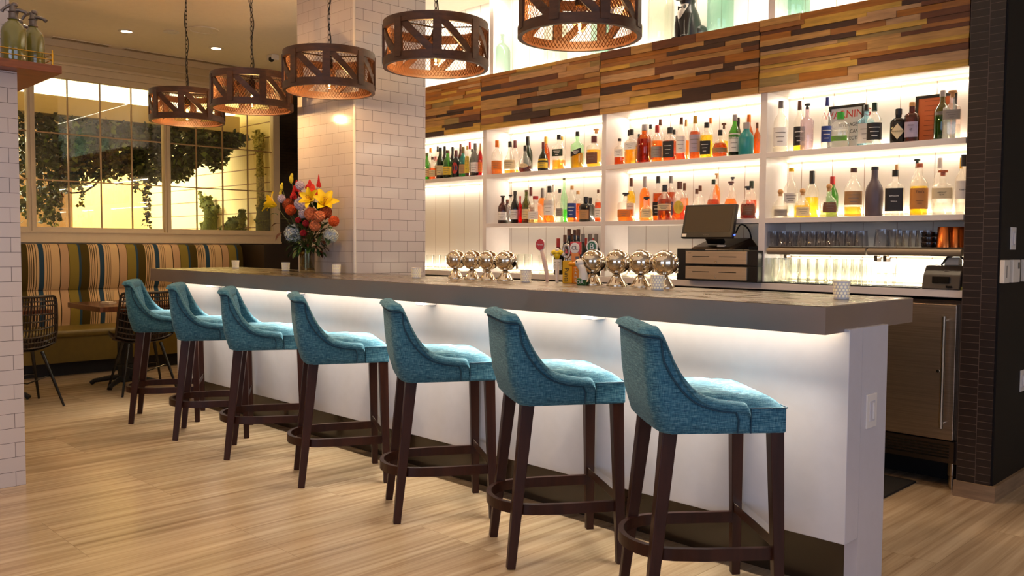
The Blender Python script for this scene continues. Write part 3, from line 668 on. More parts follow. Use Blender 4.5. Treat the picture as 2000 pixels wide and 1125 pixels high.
# ================================================================== PENDANTS
BULBG = clearmat('bulb_glass', (255, 236, 200), .15, .02)
FILA = emis('filament', (255, 190, 100), 260)
def make_pendant():
    root = empty('pendant_light'); R, H = .290, .246
    for z in (.0, H-.046):
        pr = [(R-.022, z), (R, z), (R, z+.046), (R-.022, z+.046), (R-.022, z)]
        MB().lathe(pr, n=48, caps=False).build('wooden_ring', DRUMW, root, smooth=40)
    for k in range(8):
        a = 2*PI*k/8; c, s = math.cos(a), math.sin(a); r = R-.004
        MB().bar((r*c, r*s, .02), (r*c, r*s, H-.02), .014, .046, up=(-s, c, 0)).build('upright_slat', DRUMW, root, smooth=0)
        m = MB(); n = 6; ps = []
        for i in range(n+1):
            t = i/n; b = a+2*PI/8*(.92-.84*t); ps.append(Vector((math.cos(b)*(R-.011), math.sin(b)*(R-.011), .035+(H-.07)*t)))
        rr = []
        for i, p in enumerate(ps):
            nrm = Vector((p.x, p.y, 0)).normalized(); t = (ps[min(i+1, n)]-ps[max(i-1, 0)]).normalized(); w = nrm.cross(t)*.019
            rr.append([tuple(q) for q in (p+w+nrm*.006, p+w-nrm*.006, p-w-nrm*.006, p-w+nrm*.006)])
        m.grid(rr, closed_u=True).build('diagonal_slat', DRUMW, root, smooth=0)
    m = MB(); NH = 84; Rm = R-.026
    for sg in (1, -1):
        for k in range(NH):
            a0 = 2*PI*k/NH; pts = []
            for i in range(13):
                t = i/12; a = a0+sg*t*2*PI/NH*7.5; pts.append((Rm*math.cos(a), Rm*math.sin(a), .01+(H-.02)*t))
            m.tube(pts, .0015, 3, cap=False)
    m.build('wire_mesh', MESHW, root, smooth=0)
    m = MB()
    for k in range(3):
        a = 2*PI*k/3+.4; m.tube([(0, 0, H-.02), ((R-.02)*math.cos(a), (R-.02)*math.sin(a), H-.03)], .0045, 8)
    m.tube([(0, 0, H-.05), (0, 0, H+.02)], .012, 10); m.build('spider_frame', IRON, root)
    MB().lathe([(.006, .215), (.023, .21), (.023, .155), (.019, .148)], n=16).build('socket', IRON, root)
    MB().lathe([(.019, .150), (.019, .146), (.013, .145)], n=16).build('socket_ring', BRASS, root)
    bl = MB().lathe([(.013, .146), (.014, .13), (.024, .10), (.031, .07), (.028, .045), (.016, .028), (.001, .022)], n=20).build('bulb', BULBG, root, smooth=80)
    MB().ball((0, 0, .085), .009, 10, 8, (1, 1, 2.6)).ball((0, 0, .045), .006, 8, 6).build('filament', FILA, bl)
    m = MB(); z = H+.015; k = 0
    while z < CZL-2.252-.03:
        pts = []
        for i in range(12):
            a = 2*PI*i/12; u, w = math.cos(a)*.0085, math.sin(a)*.021
            pts.append((u, 0, z+.021+w) if k % 2 else (0, u, z+.021+w))
        m.tube(pts, .0023, 5, closed=True); z += .033; k += 1
    m.build('chain', IRON, root)
    cp = []; zt = CZL-2.252
    for i in range(30):
        t = i/29; cp.append((.010*math.sin(t*17)+.012*math.sin(t*6), .012*math.cos(t*12)*math.sin(PI*t), H-.01+(zt-H-.0)*t))
    MB().tube(cp, .0032, 6).build('cord', BLACKM, root)
    MB().lathe([(.06, zt-.002), (.06, zt-.02), (.02, zt-.045), (.001, zt-.045)], n=24).build('ceiling_canopy', IRON, root)
    return root
pen = make_pendant()
PL = ['farthest wooden drum pendant, nearest the interior windows', 'second wooden drum pendant from the windows, overlapping the farthest one', 'wooden drum pendant in front of the white tiled column with its mesh lit from within',
      'wooden drum pendant hanging just right of the white tiled column', 'nearest and largest wooden drum pendant, cut by the top of the picture']
for i, (px, rot, zb) in enumerate([(365, .2, 2.257), (492, .55, 2.248), (643, .15, 2.252), (851, .12, 2.252), (1131, .32, 2.25)]):
    o = pen if i == 0 else copy_tree(pen)
    P = at_y(px, 150, 3.10); o.location = (P.x, 3.10, zb); o.rotation_euler.z = rot
    tag(o, PL[i], 'pendant light', 'wooden drum pendants over the bar')
    l = bpy.data.lights.new('bulb_light', 'POINT'); l.energy = 13; l.color = (1, .60, .26); l.shadow_soft_size = .02
    lo = bpy.data.objects.new('bulb_light', l); COL.objects.link(lo); lo.location = (P.x, 3.10, zb+.012)
# ================================================================== CEILING FITTINGS
DLM = emis('downlight_lens', (255, 232, 200), 18)
def downlight(x, y, lab, on=True):
    d = empty('recessed_downlight', (x, y, CZL), 0, lab, 'ceiling light', 'recessed ceiling downlights')
    MB().lathe([(.075, -.001), (.075, -.006), (.05, -.006), (.05, -.001)], n=28).build('trim_ring', WHITE, d)
    MB().lathe([(.05, -.003), (.001, -.003)], n=28, caps=False).build('lens', DLM if on else WHITE, d)
for px, py, lab, on in ((247, 61, 'lit round recessed downlight nearest the wooden ledge', True), (422, 94, 'lit round recessed downlight between the two farthest pendants', True), (335, 62, 'small unlit round recessed fitting between the two lit downlights', False)):
    P = at_z(px, py, CZL); downlight(P.x, P.y, lab, on)
P = at_z(397, 58, CZL); s_ = empty('ceiling_speaker', P, 0, 'round flush ceiling speaker grille between the hanging chains', 'speaker')
MB().lathe([(.145, 0), (.145, -.008), (.12, -.010), (.12, -.003)], n=36).build('rim', CEIL, s_); MB().lathe([(.12, -.004), (.001, -.006)], n=36, caps=False).build('grille', CEIL, s_)
P = at_z(533, 107, CZL); s_ = empty('security_camera', P, 0, 'small white security camera on the ceiling above the second pendant', 'camera')
MB().cbox((0, 0, -.03), (.11, .09, .06)).build('housing', WHITE, s_, smooth=0, bevel=.008); MB().ball((.02, -.03, -.055), .03, 16, 10).build('dome', BLACKG, s_)
for a, b, lab in ((2.86, 3.42, 'slot air diffuser in the ceiling nearer the wooden ledge'), (3.56, 4.95, 'slot air diffuser in the ceiling nearer the tiled column')):
    P = (-9.38, (a+b)/2, CZL); s_ = empty('slot_diffuser', P, 0, lab, 'air vent', 'slot diffusers along the window wall')
    MB().box((-.045, -(b-a)/2, -.006), (.045, (b-a)/2, 0)).build('frame', CEIL, s_, smooth=0)
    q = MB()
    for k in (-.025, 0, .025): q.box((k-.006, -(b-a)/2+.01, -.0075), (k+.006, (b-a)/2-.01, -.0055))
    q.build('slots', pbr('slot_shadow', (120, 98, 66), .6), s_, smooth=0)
# ================================================================== BANQUETTE
bq = empty('banquette', (-9.1, 2.4, 0), 0, 'long banquette with striped back cushions and an olive leather seat along the window wall', 'banquette'); bo = (-9.1, 2.4, 0)
def extrude_y(sec, ya, yb, n=2):
    return MB().grid([[(x, ya+(yb-ya)*i/(n-1), z) for x, z in sec] for i in range(n)], closed_u=True).add_caps(sec, ya, yb)
def _caps(s, sec, ya, yb):
    n = len(sec); s.add([(x, ya, z) for x, z in sec], [tuple(range(n))]); s.add([(x, yb, z) for x, z in sec], [tuple(range(n))]); return s
MB.add_caps = _caps
up = [(-9.485, .80), (-9.42, .80)]+[(-9.40+.055*math.sin(PI*t)**.6-.0*t, .805+.45*t) for t in [i/12 for i in range(13)]]+[(-9.44, 1.268), (-9.485, 1.268)]
loc(extrude_y(up, -1, 4.87), bo).build('upper_back_cushion', STRIPES, bq, smooth=40)
lw = [(-9.485, .42), (-9.37, .42)]+[(-9.37+.04*math.sin(PI*t)-.03*t, .44+.36*t) for t in [i/10 for i in range(11)]]+[(-9.42, .803), (-9.485, .803)]
loc(extrude_y(lw, -1, 4.87), bo).build('lower_back_cushion', STRIPES, bq, smooth=40)
se = [(-9.4, .37), (-8.86, .37)]+[(-8.86+.03*math.sin(a), .405-.035*math.cos(a)) for a in [PI*i/8 for i in range(9)]]+[(-9.2, .452), (-9.4, .44)]
loc(extrude_y(se, -1, 4.87), bo).build('leather_seat', LEATHER, bq, smooth=40)
loc(MB().box((-9.45, -1, .13), (-8.86, 4.87, .38)), bo).build('leather_front', LEATHER, bq, smooth=0)
loc(MB().box((-9.45, -1, 0), (-8.93, 4.87, .13)), bo).build('plinth', BLACKM, bq, smooth=0)
loc(MB().box((-9.435, 4.872, 0), (-8.86, 4.90, 1.27)), bo).build('end_panel', BROWNW, bq, smooth=0)
# ================================================================== TABLES AND RATTAN CHAIRS
def make_table():
    t = empty('dining_table'); MB().box((-.40, -.35, .695), (.40, .35, .74)).build('table_top', TABLEW, t, smooth=0, bevel=.003)
    MB().box((-.05, -.05, .03), (.05, .05, .695)).build('pedestal', BLACKM, t, smooth=0, bevel=.004)
    for a in range(4):
        c, s = math.cos(a*PI/2+PI/4), math.sin(a*PI/2+PI/4)
        MB().tube([(0, 0, .075), (.14*c, .14*s, .062), (.28*c, .28*s, .035), (.31*c, .31*s, .012)], [.028, .025, .02, .022], 8).build('foot', BLACKM, t)
    return t
t1 = make_table(); t1.location = (-7.96, 2.99, 0); tag(t1, 'wooden dining table with a glass and folded napkins behind the first bar stool', 'table', 'wooden tables along the banquette')
t2 = copy_tree(t1); t2.location = (-7.96, 1.92, 0); tag(t2, 'wooden dining table mostly hidden by the left tiled column', 'table', 'wooden tables along the banquette')
t3 = copy_tree(t1); t3.location = (-7.96, 4.10, 0); tag(t3, 'wooden dining table behind the bar, its corner just visible past the rattan chair', 'table', 'wooden tables along the banquette')
def make_rattan():
    """seat front at +x, back rest at -x"""
    c = empty('rattan_chair')
    def bk(u, v):      # v 0..1 up the shell from the seat front lip to the back top; u -1..1 across
        prof = [(.27, .455), (.22, .47), (.10, .445), (-.05, .43), (-.15, .46), (-.20, .55), (-.235, .68), (-.265, .80), (-.275, .865)]
        t = v*(len(prof)-1); i = min(int(t), len(prof)-2); f = t-i
        x = prof[i][0]*(1-f)+prof[i+1][0]*f; z = prof[i][1]*(1-f)+prof[i+1][1]*f
        w = .20+.03*math.sin(PI*v)+.0*v
        y = u*w; curve = abs(u)**2.4
        x += curve*(.05+.05*max(0, v-.4)*1.4) if v > .35 else 0; z += curve*.035*(1 if v < .75 else 0)
        return (x, y, z)
    rim = [bk(-1, v/24) for v in range(24)]+[bk(-.97, .985), bk(-.86, 1)]+[bk(u/10, 1) for u in range(-8, 9, 2)]+[bk(.86, 1), bk(.97, .985)]+[bk(1, v/24) for v in range(23, -1, -1)]+[bk(u/10, 0) for u in range(8, -9, -4)]
    MB().tube(rim, .011, 8, closed=True).build('rim', RATTAN, c)
    w = MB()
    for k in range(-9, 10): w.tube([bk(k/10, .40+.60*v/10) for v in range(11)], .0048, 5, cap=False)
    w.tube([bk(0, .4+.6*v/10) for v in range(11)], .008, 6)
    for v in (.42, .5, .56, .62, .68, .74, .80, .87, .93): w.tube([bk(u/10, v) for u in range(-10, 11)], .0066, 5, cap=False)
    w.build('woven_back', RATTAN, c)
    g = [[bk(-1+u/6, .45*v/10) for u in range(13)] for v in range(11)]
    gg = MB(); gg.grid(g); gg.grid([[(p[0], p[1], p[2]-.012) for p in r] for r in g]); gg.build('woven_seat', RATTAN, c, smooth=180)
    for sx, sy in ((1, 1), (1, -1), (-1, 1), (-1, -1)):
        MB().tube([(.10*sx, .13*sy, .425), (.245*sx-.01, .225*sy, 0)], [.015, .009], 10).build('leg', BLACKG, c)
    MB().tube([(.165, -.17, .22), (.165, .17, .22)], .006, 6).tube([(-.15, -.17, .24), (-.15, 0, .19), (-.15, .17, .24)], .006, 6).build('stretcher', BLACKG, c)
    return c
c1 = make_rattan(); c1.location = (-7.53, 2.97, 0); c1.rotation_euler.z = PI-.12; tag(c1, 'dark woven rattan chair facing the table behind the first bar stool', 'chair', 'rattan chairs at the dining tables')
c2 = copy_tree(c1); c2.location = (-7.47, 2.0, 0); c2.rotation_euler.z = PI+.08; tag(c2, 'dark woven rattan chair partly hidden by the left tiled column', 'chair', 'rattan chairs at the dining tables')
THIN = clearmat('thin_glass', (250, 250, 247), .12, .02)
def make_tumbler(r=.036, h=.10, taper=.82, mouth_up=True):
    t = .0022; pr = [(.001, .004), (r*taper, .004), (r*taper, 0), (r*taper+.0004, .012), (r, h-.001), (r+.0006, h), (r-.0006, h)]
    m = MB().lathe(pr, n=20, caps=False)
    if not mouth_up: m.v = [(x, y, h-z) for x, y, z in m.v]
    return m
o = make_tumbler(.035, .11).build('water_glass', THIN, None, smooth=40, loc=(-8.13, 2.93, .74)); tag(o, 'clear water glass standing on the dining table behind the first stool', 'glass')
NAP = pbr('napkin', (232, 214, 190), .8)
for k, (x, y, a, lab) in enumerate(((-7.98, 2.86, .3, 'folded white napkin lying flat on the left of the dining table'), (-7.90, 2.97, -.5, 'crumpled white napkin standing up beside the glass on the dining table'), (-7.80, 3.04, .9, 'folded white napkin nearest the rattan chair on the dining table'))):
    m = MB(); g = []
    for i in range(9):
        row = []
        for j in range(7): row.append((-.06+.12*i/8, -.04+.08*j/6, .012+(.035 if k == 1 else .006)*abs(math.sin(i*1.3+j*.9))))
        g.append(row)
    m.grid(g); m.box((-.058, -.038, 0), (.058, .038, .012)); o = m.build('napkin', NAP, None, smooth=60, loc=(x, y, .741)); o.rotation_euler.z = a; tag(o, lab, 'napkin', 'napkins on the dining table')
# ================================================================== LEFT COLUMN LEDGE AND SIPHONS
lg = empty('wooden_ledge', (-5.2, 1.1, 2.16), 0, 'brown wooden ledge capping the left white tiled column', 'shelf'); lo_ = (-5.2, 1.1, 2.16)
loc(MB().box((-6.25, .3, 2.162), (-4.90, 1.543, 2.203)), lo_).build('ledge_board', LEDGEW, lg, smooth=0, bevel=.003)
gr = empty('gallery_rail', (-4.93, 1.5, 2.203), 0, 'thin brass gallery rail with a turned post along the edge of the wooden ledge', 'rail'); go = (-4.93, 1.5, 2.203)
for z in (.030, .058):
    loc(MB().tube([(-4.925, .3, 2.203+z), (-4.925, 1.505, 2.203+z)], .0024, 8), go).build('rail_bar', BRASS, gr)
    loc(MB().tube([(-4.925, 1.505, 2.203+z), (-6.2, 1.505, 2.203+z)], .0024, 8), go).build('rail_bar', BRASS, gr)
for y in (.6, 1.505): loc(MB().lathe([(.007, 0), (.007, .006), (.004, .01), (.006, .03), (.004, .034), (.006, .058), (.003, .064), (.005, .072), (.001, .082)], (-4.925, y, 2.203), 12), go).build('post', BRASS, gr)
OLIVEG = pbr('olive_glass', (126, 118, 52), .12, spec=.7, coat=.6); PEW = pbr('pewter', (128, 118, 112), .4, .85)
def siphon(x, y, r, h, lab, rz, mat=None):
    s = empty('soda_siphon', (x, y, 2.204), rz, lab, 'siphon bottle', 'old soda siphons on the ledge')
    MB().lathe([(r*.94, 0), (r, .01), (r, h*.68), (r*.93, h*.78), (r*.7, h*.88), (r*.42, h*.945), (r*.36, h)], n=32).build('bottle', mat or OLIVEG, s, smooth=60)
    MB().lathe([(r*.46, h*.985), (r*.46, h*1.0), (r*.36, h*1.02), (r*.34, h*1.13), (r*.42, h*1.15), (r*.30, h*1.17), (r*.26, h*1.30), (.006, h*1.33)], n=24).build('head', PEW, s)
    MB().tube([(0, 0, h*1.20), (.03, 0, h*1.205), (.055, 0, h*1.17), (.068, 0, h*1.12)], [.011, .010, .009, .010], 10).build('spout', PEW, s)
    MB().tube([(0, 0, h*1.30), (-.02, 0, h*1.30), (-.045, 0, h*1.23), (-.055, 0, h*1.15)], [.011, .009, .007, .008], 10).build('lever', PEW, s)
    MB().ball((.008, 0, h*1.32), .016, 14, 8, (1, 1, .9)).build('valve_cap', PEW, s)
siphon(-4.995, 1.345, .060, .222, 'larger olive glass soda siphon at the left edge on the wooden ledge', .95)
siphon(-5.085, 1.462, .053, .222, 'olive glass soda siphon nearer the open end of the wooden ledge', .85)
siphon(-5.225, 1.43, .045, .20, 'clear glass soda siphon half hidden between the two olive ones', .85, clearmat('siphon_clear', (225, 228, 215), .2, .05))
# ================================================================== THINGS ON THE BAR
PORC = pbr('porcelain', (236, 232, 228), .3); GLOWD = emis('candle_glow', (255, 206, 130), 1.6); 
DOTM = pbr('thin_porcelain_glow', (246, 236, 206), .35, emit=(255, 214, 150), es=.3)  # faint emission stands in for candlelight showing through the dots
def make_votive():
    v = empty('votive_holder'); r, h = .030, .068
    MB().lathe([(r*.93, 0), (r*.95, .004), (r*.97, h*.5), (r*1.08, h), (r*1.01, h), (r*.9, h*.5), (r*.86, .006), (.001, .006)], n=32, caps=False).lathe([(r*.93, 0), (.001, 0)], n=32, caps=False).build('cup', PORC, v, smooth=50)
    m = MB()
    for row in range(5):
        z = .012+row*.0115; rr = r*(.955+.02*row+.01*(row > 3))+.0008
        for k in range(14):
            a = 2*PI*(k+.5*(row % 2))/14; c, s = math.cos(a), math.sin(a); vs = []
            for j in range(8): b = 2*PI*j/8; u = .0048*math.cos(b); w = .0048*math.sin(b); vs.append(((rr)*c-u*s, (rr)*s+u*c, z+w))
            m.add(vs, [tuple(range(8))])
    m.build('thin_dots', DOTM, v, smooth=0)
    MB().lathe([(.018, .007), (.018, .022), (.001, .022)], n=16, caps=False).build('candle', pbr('wax', (250, 240, 220), .5), v)
    MB().ball((0, 0, .032), .004, 8, 6, (1, 1, 2)).build('flame', emis('flame', (255, 190, 90), 90), v)
    return v
vt = make_votive()
VL = ['white dotted votive holder at the far left end of the bar top', 'white dotted votive holder just left of the flower vase', 'white dotted votive holder just right of the flower vase', 'white dotted votive holder in front of the right edge of the tiled column',
      'white dotted votive holder between the left tap row and the tap handles', 'white dotted votive holder in front of the rightmost chrome tap', 'white dotted votive holder near the open corner of the bar']
for i, (px, py, sc) in enumerate([(460, 523, .95), (558, 529, .95), (657, 534, .95), (813, 543.5, .95), (1027, 551, .98), (1284, 566.5, 1.02), (1643, 584, 1.03)]):
    o = vt if i == 0 else copy_tree(vt); P = at_z(px, py, BZ); o.location = (P.x, min(P.y, 3.42), BZ+.0005); o.scale = (sc, sc, sc)
    if P.y > 3.42: Q = at_y(px, py, 3.42); o.location.x = Q.x
    tag(o, VL[i], 'candle holder', 'white votive holders along the bar')
# chrome ball taps
def make_tap():
    t = empty('beer_tap'); R = .057; zc = .117
    pr = [(.001, -R*.95), (R*.45, -R*.86), (R*.75, -R*.63), (R*.93, -R*.34), (R, -.008), (R, 0)]
    MB().lathe(pr, (0, -.008, zc), 36, 'y').build('dome_front', CHROME, t, smooth=80)
    MB().lathe([(R*1.0, 0), (R*1.07, .001), (R*1.07, .010), (R*1.0, .011)], (0, -.008, zc), 36, 'y').build('rim_ring', CHROME, t, smooth=50)
    MB().lathe([(R*1.0, .011), (R*1.0, .030), (R*.93, .047), (R*.7, .068), (R*.35, .08), (.001, .083)], (0, -.008, zc), 36, 'y').build('rear_body', CHROME, t, smooth=80)
    MB().lathe([(.015, .056), (.013, .062), (.015, .072)], n=20).build('neck', BLACKG, t)
    MB().lathe([(.052, 0), (.052, .003), (.045, .014), (.036, .028), (.026, .042), (.018, .053), (.013, .058)], n=32).build('cone_base', CHROME, t, smooth=60)
    MB().tube([(0, .07, zc-.01), (0, .095, zc-.02), (0, .10, zc-.05)], [.009, .008, .007], 10).build('spout', CHROME, t)
    return t
tp = make_tap(); TX = [890, 922, 953, 987, 1158, 1205, 1252, 1298]
TL = ['leftmost chrome ball beer tap in the left row of four', 'second chrome ball beer tap in the left row of four', 'third chrome ball beer tap in the left row of four', 'chrome ball beer tap at the right end of the left row',
      'chrome ball beer tap beside the duck head tap handle', 'second chrome ball beer tap in the right row of four', 'third chrome ball beer tap in the right row, left of the votive holder', 'rightmost chrome ball beer tap, behind the votive holder and beside the register']
for i, px in enumerate(TX):
    o = tp if i == 0 else copy_tree(tp); P = at_y(px, 515, 3.50); o.location = (P.x, 3.50, BZ+.0005); s = .97 if i < 4 else 1.04; o.scale = (s, s, s)
    tag(o, TL[i], 'beer tap', 'chrome ball taps on the bar')
# ------------------------------------------------------------------ tap handles
def handle(px, lab, rz=.45, y=3.53):
    P = at_y(px, 540, y); return empty('tap_handle', (P.x, y, BZ+.0005), rz, lab, 'tap handle', 'beer tap handles between the two tap rows')
def disc(mb, c, rx, rz_, t, n=28):
    vs = []
    for yy in (-t/2, t/2):
        for j in range(n): a = 2*PI*j/n; vs.append((c[0]+rx*math.cos(a), c[1]+yy, c[2]+rz_*math.sin(a)))
    mb.add(vs, [tuple(range(n)), tuple(range(2*n-1, n-1, -1))]+[(j, (j+1) % n, n+(j+1) % n, n+j) for j in range(n)]); return mb
RED = pbr('red_enamel', (196, 44, 24), .25); WHITEP = pbr('white_plastic', (236, 226, 212), .3); YEL = pbr('yellow_enamel', (240, 206, 20), .3)
PINKW = pbr('pale_pink_enamel', (226, 196, 180), .3); GOLDY = pbr('golden_yellow_paint', (236, 180, 10), .35); ORNG = pbr('orange_paint', (226, 138, 20), .35)
GRNE = pbr('green_enamel', (40, 98, 40), .35); SILV = pbr('silver_paint', (190, 182, 172), .25, .7); BLKI = pbr('black_ink', (20, 16, 14), .5); WHTI = pbr('white_ink', (240, 236, 228), .5)
REDI = pbr('red_ink', (206, 40, 24), .5); GREYI = pbr('grey_ink', (120, 110, 100), .5)
FT = (PI/2, 0, 0)
h = handle(1069, 'tap handle with a red oval medallion on a pale pink curved lever')
MB().tube([(0, 0, 0), (-.004, 0, .05), (-.016, 0, .11), (-.032, 0, .165), (-.036, 0, .178)], [.009, .011, .014, .010, .006], 14).build('lever', PINKW, h)
disc(MB(), (-.042, 0, .208), .027, .034, .014).build('medallion', WHITEP, h); disc(MB(), (-.042, -.008, .208), .024, .031, .003).build('medallion_face', RED, h)
text('lettering', 'Peroni', .014, (-.042, -.0105, .208), FT, WHTI, h)
h = handle(1088, 'tap handle with a yellow and white crown shape on a white lever')
MB().tube([(0, 0, 0), (0, 0, .06), (0, 0, .12)], [.009, .011, .007], 14).tube([(0, 0, .095), (0, 0, .10)], .0105, 14).build('lever', WHITEP, h)
MB().ball((-.018, 0, .165), .018, 14, 8, (1, .7, .8)).ball((.018, 0, .165), .018, 14, 8, (1, .7, .8)).ball((0, 0, .15), .022, 14, 8, (.8, .7, 1.1)).build('crown', YEL, h)
MB().ball((-.03, .002, .158), .013, 12, 8, (1, .7, 1)).ball((0, .002, .178), .014, 12, 8, (1, .7, .8)).ball((.03, .002, .158), .012, 12, 8, (1, .7, 1)).build('crown_edge', WHITEP, h)
text('lettering', 'CUSTER', .010, (0, -.0165, .160), FT, BLKI, h)
h = handle(1106, 'silver tap handle with a looping ring and red emblem, behind the yellow box handle', .45, 3.56)
MB().tube([(0, 0, 0), (0, 0, .13)], .010, 12).build('lever', SILV, h)
m = MB(); m.tube([(.018*math.cos(a), 0, .172+.034*math.sin(a)) for a in [2*PI*i/24 for i in range(24)]], .009, 10, closed=True).build('ring', SILV, h)
MB().add([(-.008, -.004, .16), (.008, -.004, .16), (0, -.004, .185), (-.008, .004, .16), (.008, .004, .16), (0, .004, .185)], [(0, 1, 2), (5, 4, 3), (0, 3, 4, 1), (1, 4, 5, 2), (2, 5, 3, 0)]) if False else None
m = MB(); m.add([(-.008, -.004, .16), (.008, -.004, .16), (0, -.004, .185), (-.008, .004, .16), (.008, .004, .16), (0, .004, .185)], [(0, 1, 2), (5, 4, 3), (0, 3, 4, 1), (1, 4, 5, 2), (2, 5, 3, 0)]); m.build('emblem', RED, h, smooth=0)
h = handle(1108, 'square yellow tap handle with dark letters running down its face', .35, 3.515)
MB().box((-.021, -.018, 0), (.021, .018, .122)).build('block', GOLDY, h, smooth=0, bevel=.002)
text('lettering', 'Punta', .034, (0.002, -.0185, .045), (PI/2, PI/2, 0), BLKI, h)
h = handle(1124, 'orange tap handle with a red square sign and a white round badge', .45, 3.58)
MB().box((-.02, -.015, 0), (.02, .015, .165)).build('block', ORNG, h, smooth=0, bevel=.002)
MB().box((-.030, -.010, .155), (.030, .014, .225)).build('sign_block', RED, h, smooth=0, bevel=.004)
disc(MB(), (-.002, -.013, .19), .026, .029, .006).build('badge', WHTI, h); disc(MB(), (-.002, -.0155, .19), .0225, .025, .003).build('badge_face', WHITEP, h)
text('lettering', 'CL', .030, (-.002, -.0175, .19), FT, BLKI, h)
MB().box((.004, -.019, .13), (.022, -.0145, .145)).build('slot', STEELD, h, smooth=0)
h = handle(1126, 'orange tap handle with white letters stacked down its face', .35, 3.50)
MB().box((-.016, -.014, 0), (.018, .016, .085)).build('block', ORNG, h, smooth=0, bevel=.002)
for k, ch in enumerate('LANE'): text('letter', ch, .020, (0, -.0145, .076-.020*k), FT, WHTI, h)
h = handle(1136, 'tap handle shaped as a white duck head with an orange bill on a green base', .45, 3.42)
MB().lathe([(.024, 0), (.026, .005), (.026, .030), (.022, .034)], n=24).build('green_base', GRNE, h)
text('lettering', 'OA', .026, (-.002, -.0265, .015), FT, WHTI, h)
MB().tube([(.008, 0, .028), (.009, 0, .055), (.003, 0, .082), (-.010, 0, .102), (-.020, 0, .112)], [.025, .023, .019, .018, .013], 18).ball((-.014, 0, .112), .0225, 18, 12, (1.1, .9, 1)).build('duck_head', WHITEP, h, smooth=80)
MB().tube([(-.030, 0, .108), (-.046, 0, .106), (-.064, 0, .107), (-.072, 0, .107)], [.014, .011, .010, .004], 14).build('bill', pbr('bill_orange', (244, 150, 10), .3), h)
MB().ball((-.024, -.0175, .120), .0036, 10, 6).ball((-.024, .0175, .120), .0036, 10, 6).build('eyes', BLKI, h)
h = handle(1156, 'tap handle topped by a white ringed green disc with curling pale letter', .45, 3.57)
MB().lathe([(.010, 0), (.012, .1), (.017, .135), (.020, .15), (.014, .16)], n=20).build('lever', WHITEP, h)
disc(MB(), (0, 0, .198), .030, .034, .020).build('disc', WHITEP, h); disc(MB(), (0, -.0105, .198), .023, .028, .003).build('disc_face', GRNE, h)
text('lettering', 'B', .046, (0, -.013, .198), FT, WHTI, h)
# ------------------------------------------------------------------ flowers
VX, VY = -5.93, 3.34
P = at_z(600, 527, BZ); VX, VY = at_y(600, 527, 3.33).x, 3.33
vz = empty('flower_vase', (VX, VY, BZ+.0005), 0, 'clear cylinder glass vase of flowers on the bar in front of the tiled column', 'vase')
MB().lathe([(.052, 0), (.055, .004), (.055, .175), (.052, .175), (.052, .014), (.001, .014)], n=36, caps=False).build('glass', clearmat('vase_glass', (232, 226, 196), .2, .02), vz, smooth=50)
MB().lathe([(.0505, .016), (.0505, .135), (.001, .135)], n=32, caps=False).build('water', clearmat('vase_water', (206, 188, 120), .1, .02), vz)
STEM = pbr('stem_green', (74, 84, 26), .5); LEAF = pbr('leaf_green', (34, 66, 22), .45, noise=.4, nscale=8); LEAF2 = pbr('leaf_mid', (70, 104, 30), .45, noise=.3, nscale=8); LEAFB = pbr('leaf_bronze', (96, 44, 18), .5)
YLW = pbr('lily_yellow', (250, 214, 10), .5); YLW2 = pbr('bud_yellow', (216, 200, 40), .5); CRED = pbr('celosia_red', (206, 22, 18), .7, noise=.3, nscale=60, bump=.5)
ORF = pbr('orange_petals', (238, 96, 20), .6, noise=.25, nscale=30); RUST = pbr('rust_petals', (176, 76, 24), .7, noise=.3, nscale=40); PEACH = pbr('peach_petals', (232, 134, 80), .6, noise=.2, nscale=30)
MAUVE = pbr('white_mauve_petals', (214, 200, 214), .6, noise=.15, nscale=40); HYD = pbr('hydrangea_petals', (236, 234, 202), .7, noise=.3, nscale=40, rgb2=(178, 190, 208)); CRIM = pbr('crimson_petals', (190, 20, 34), .6, noise=.2, nscale=40)
fr_ = random.Random(5)
def fpos(px, py, dy): P = at_y(px, py, VY+dy); return Vector((P.x, P.y, P.z))
def flower(name, px, py, dy, lab, cat='flower', stem=True):
    P = fpos(px, py, dy); o = empty(name, P, 0, lab, cat, 'flowers in the glass vase')
    if stem:
        a = fr_.uniform(0, 6.28); rr = .035; B = Vector((VX+rr*math.cos(a), VY+rr*math.sin(a), BZ+.03)); M = Vector((VX+rr*.7*math.cos(a+2), VY+rr*.7*math.sin(a+2), BZ+.18))
        MB().tube([B-P, M-P, (M-P)*.4+Vector((0, 0, -.004)), (0, 0, 0)], .0024, 6).build('stem', STEM, o)
    return o, P
def petal(mb, L_, w, tilt, az, curl=.3, c=(0, 0, 0), n=5, up=None, fr=None):
    """petal opening outwards from the local +z axis; tilt = opening angle at the base, curl = extra opening at the tip"""
    g = []; r = z = 0.
    for i in range(n+1):
        t = i/n; ww = w*(math.sin(PI*min(1, t*.86+.10))**.8); a_ = tilt+curl*t*t
        if i: r += L_/n*math.sin(a_); z += L_/n*math.cos(a_)
        row = []
        for j in (-1, -.5, 0, .5, 1):
            p = Vector((r-abs(j)**2*w*.25*math.cos(a_), j*ww, z+abs(j)**2*w*.25*math.sin(a_))); p = Matrix.Rotation(az, 3, 'Z') @ p
            if fr is not None: p = fr @ p
            row.append(tuple(p+Vector(c)))
        g.append(row)
    mb.grid(g)
def frame(d): return Vector((0, 0, 1)).rotation_difference(Vector(d).normalized()).to_matrix()
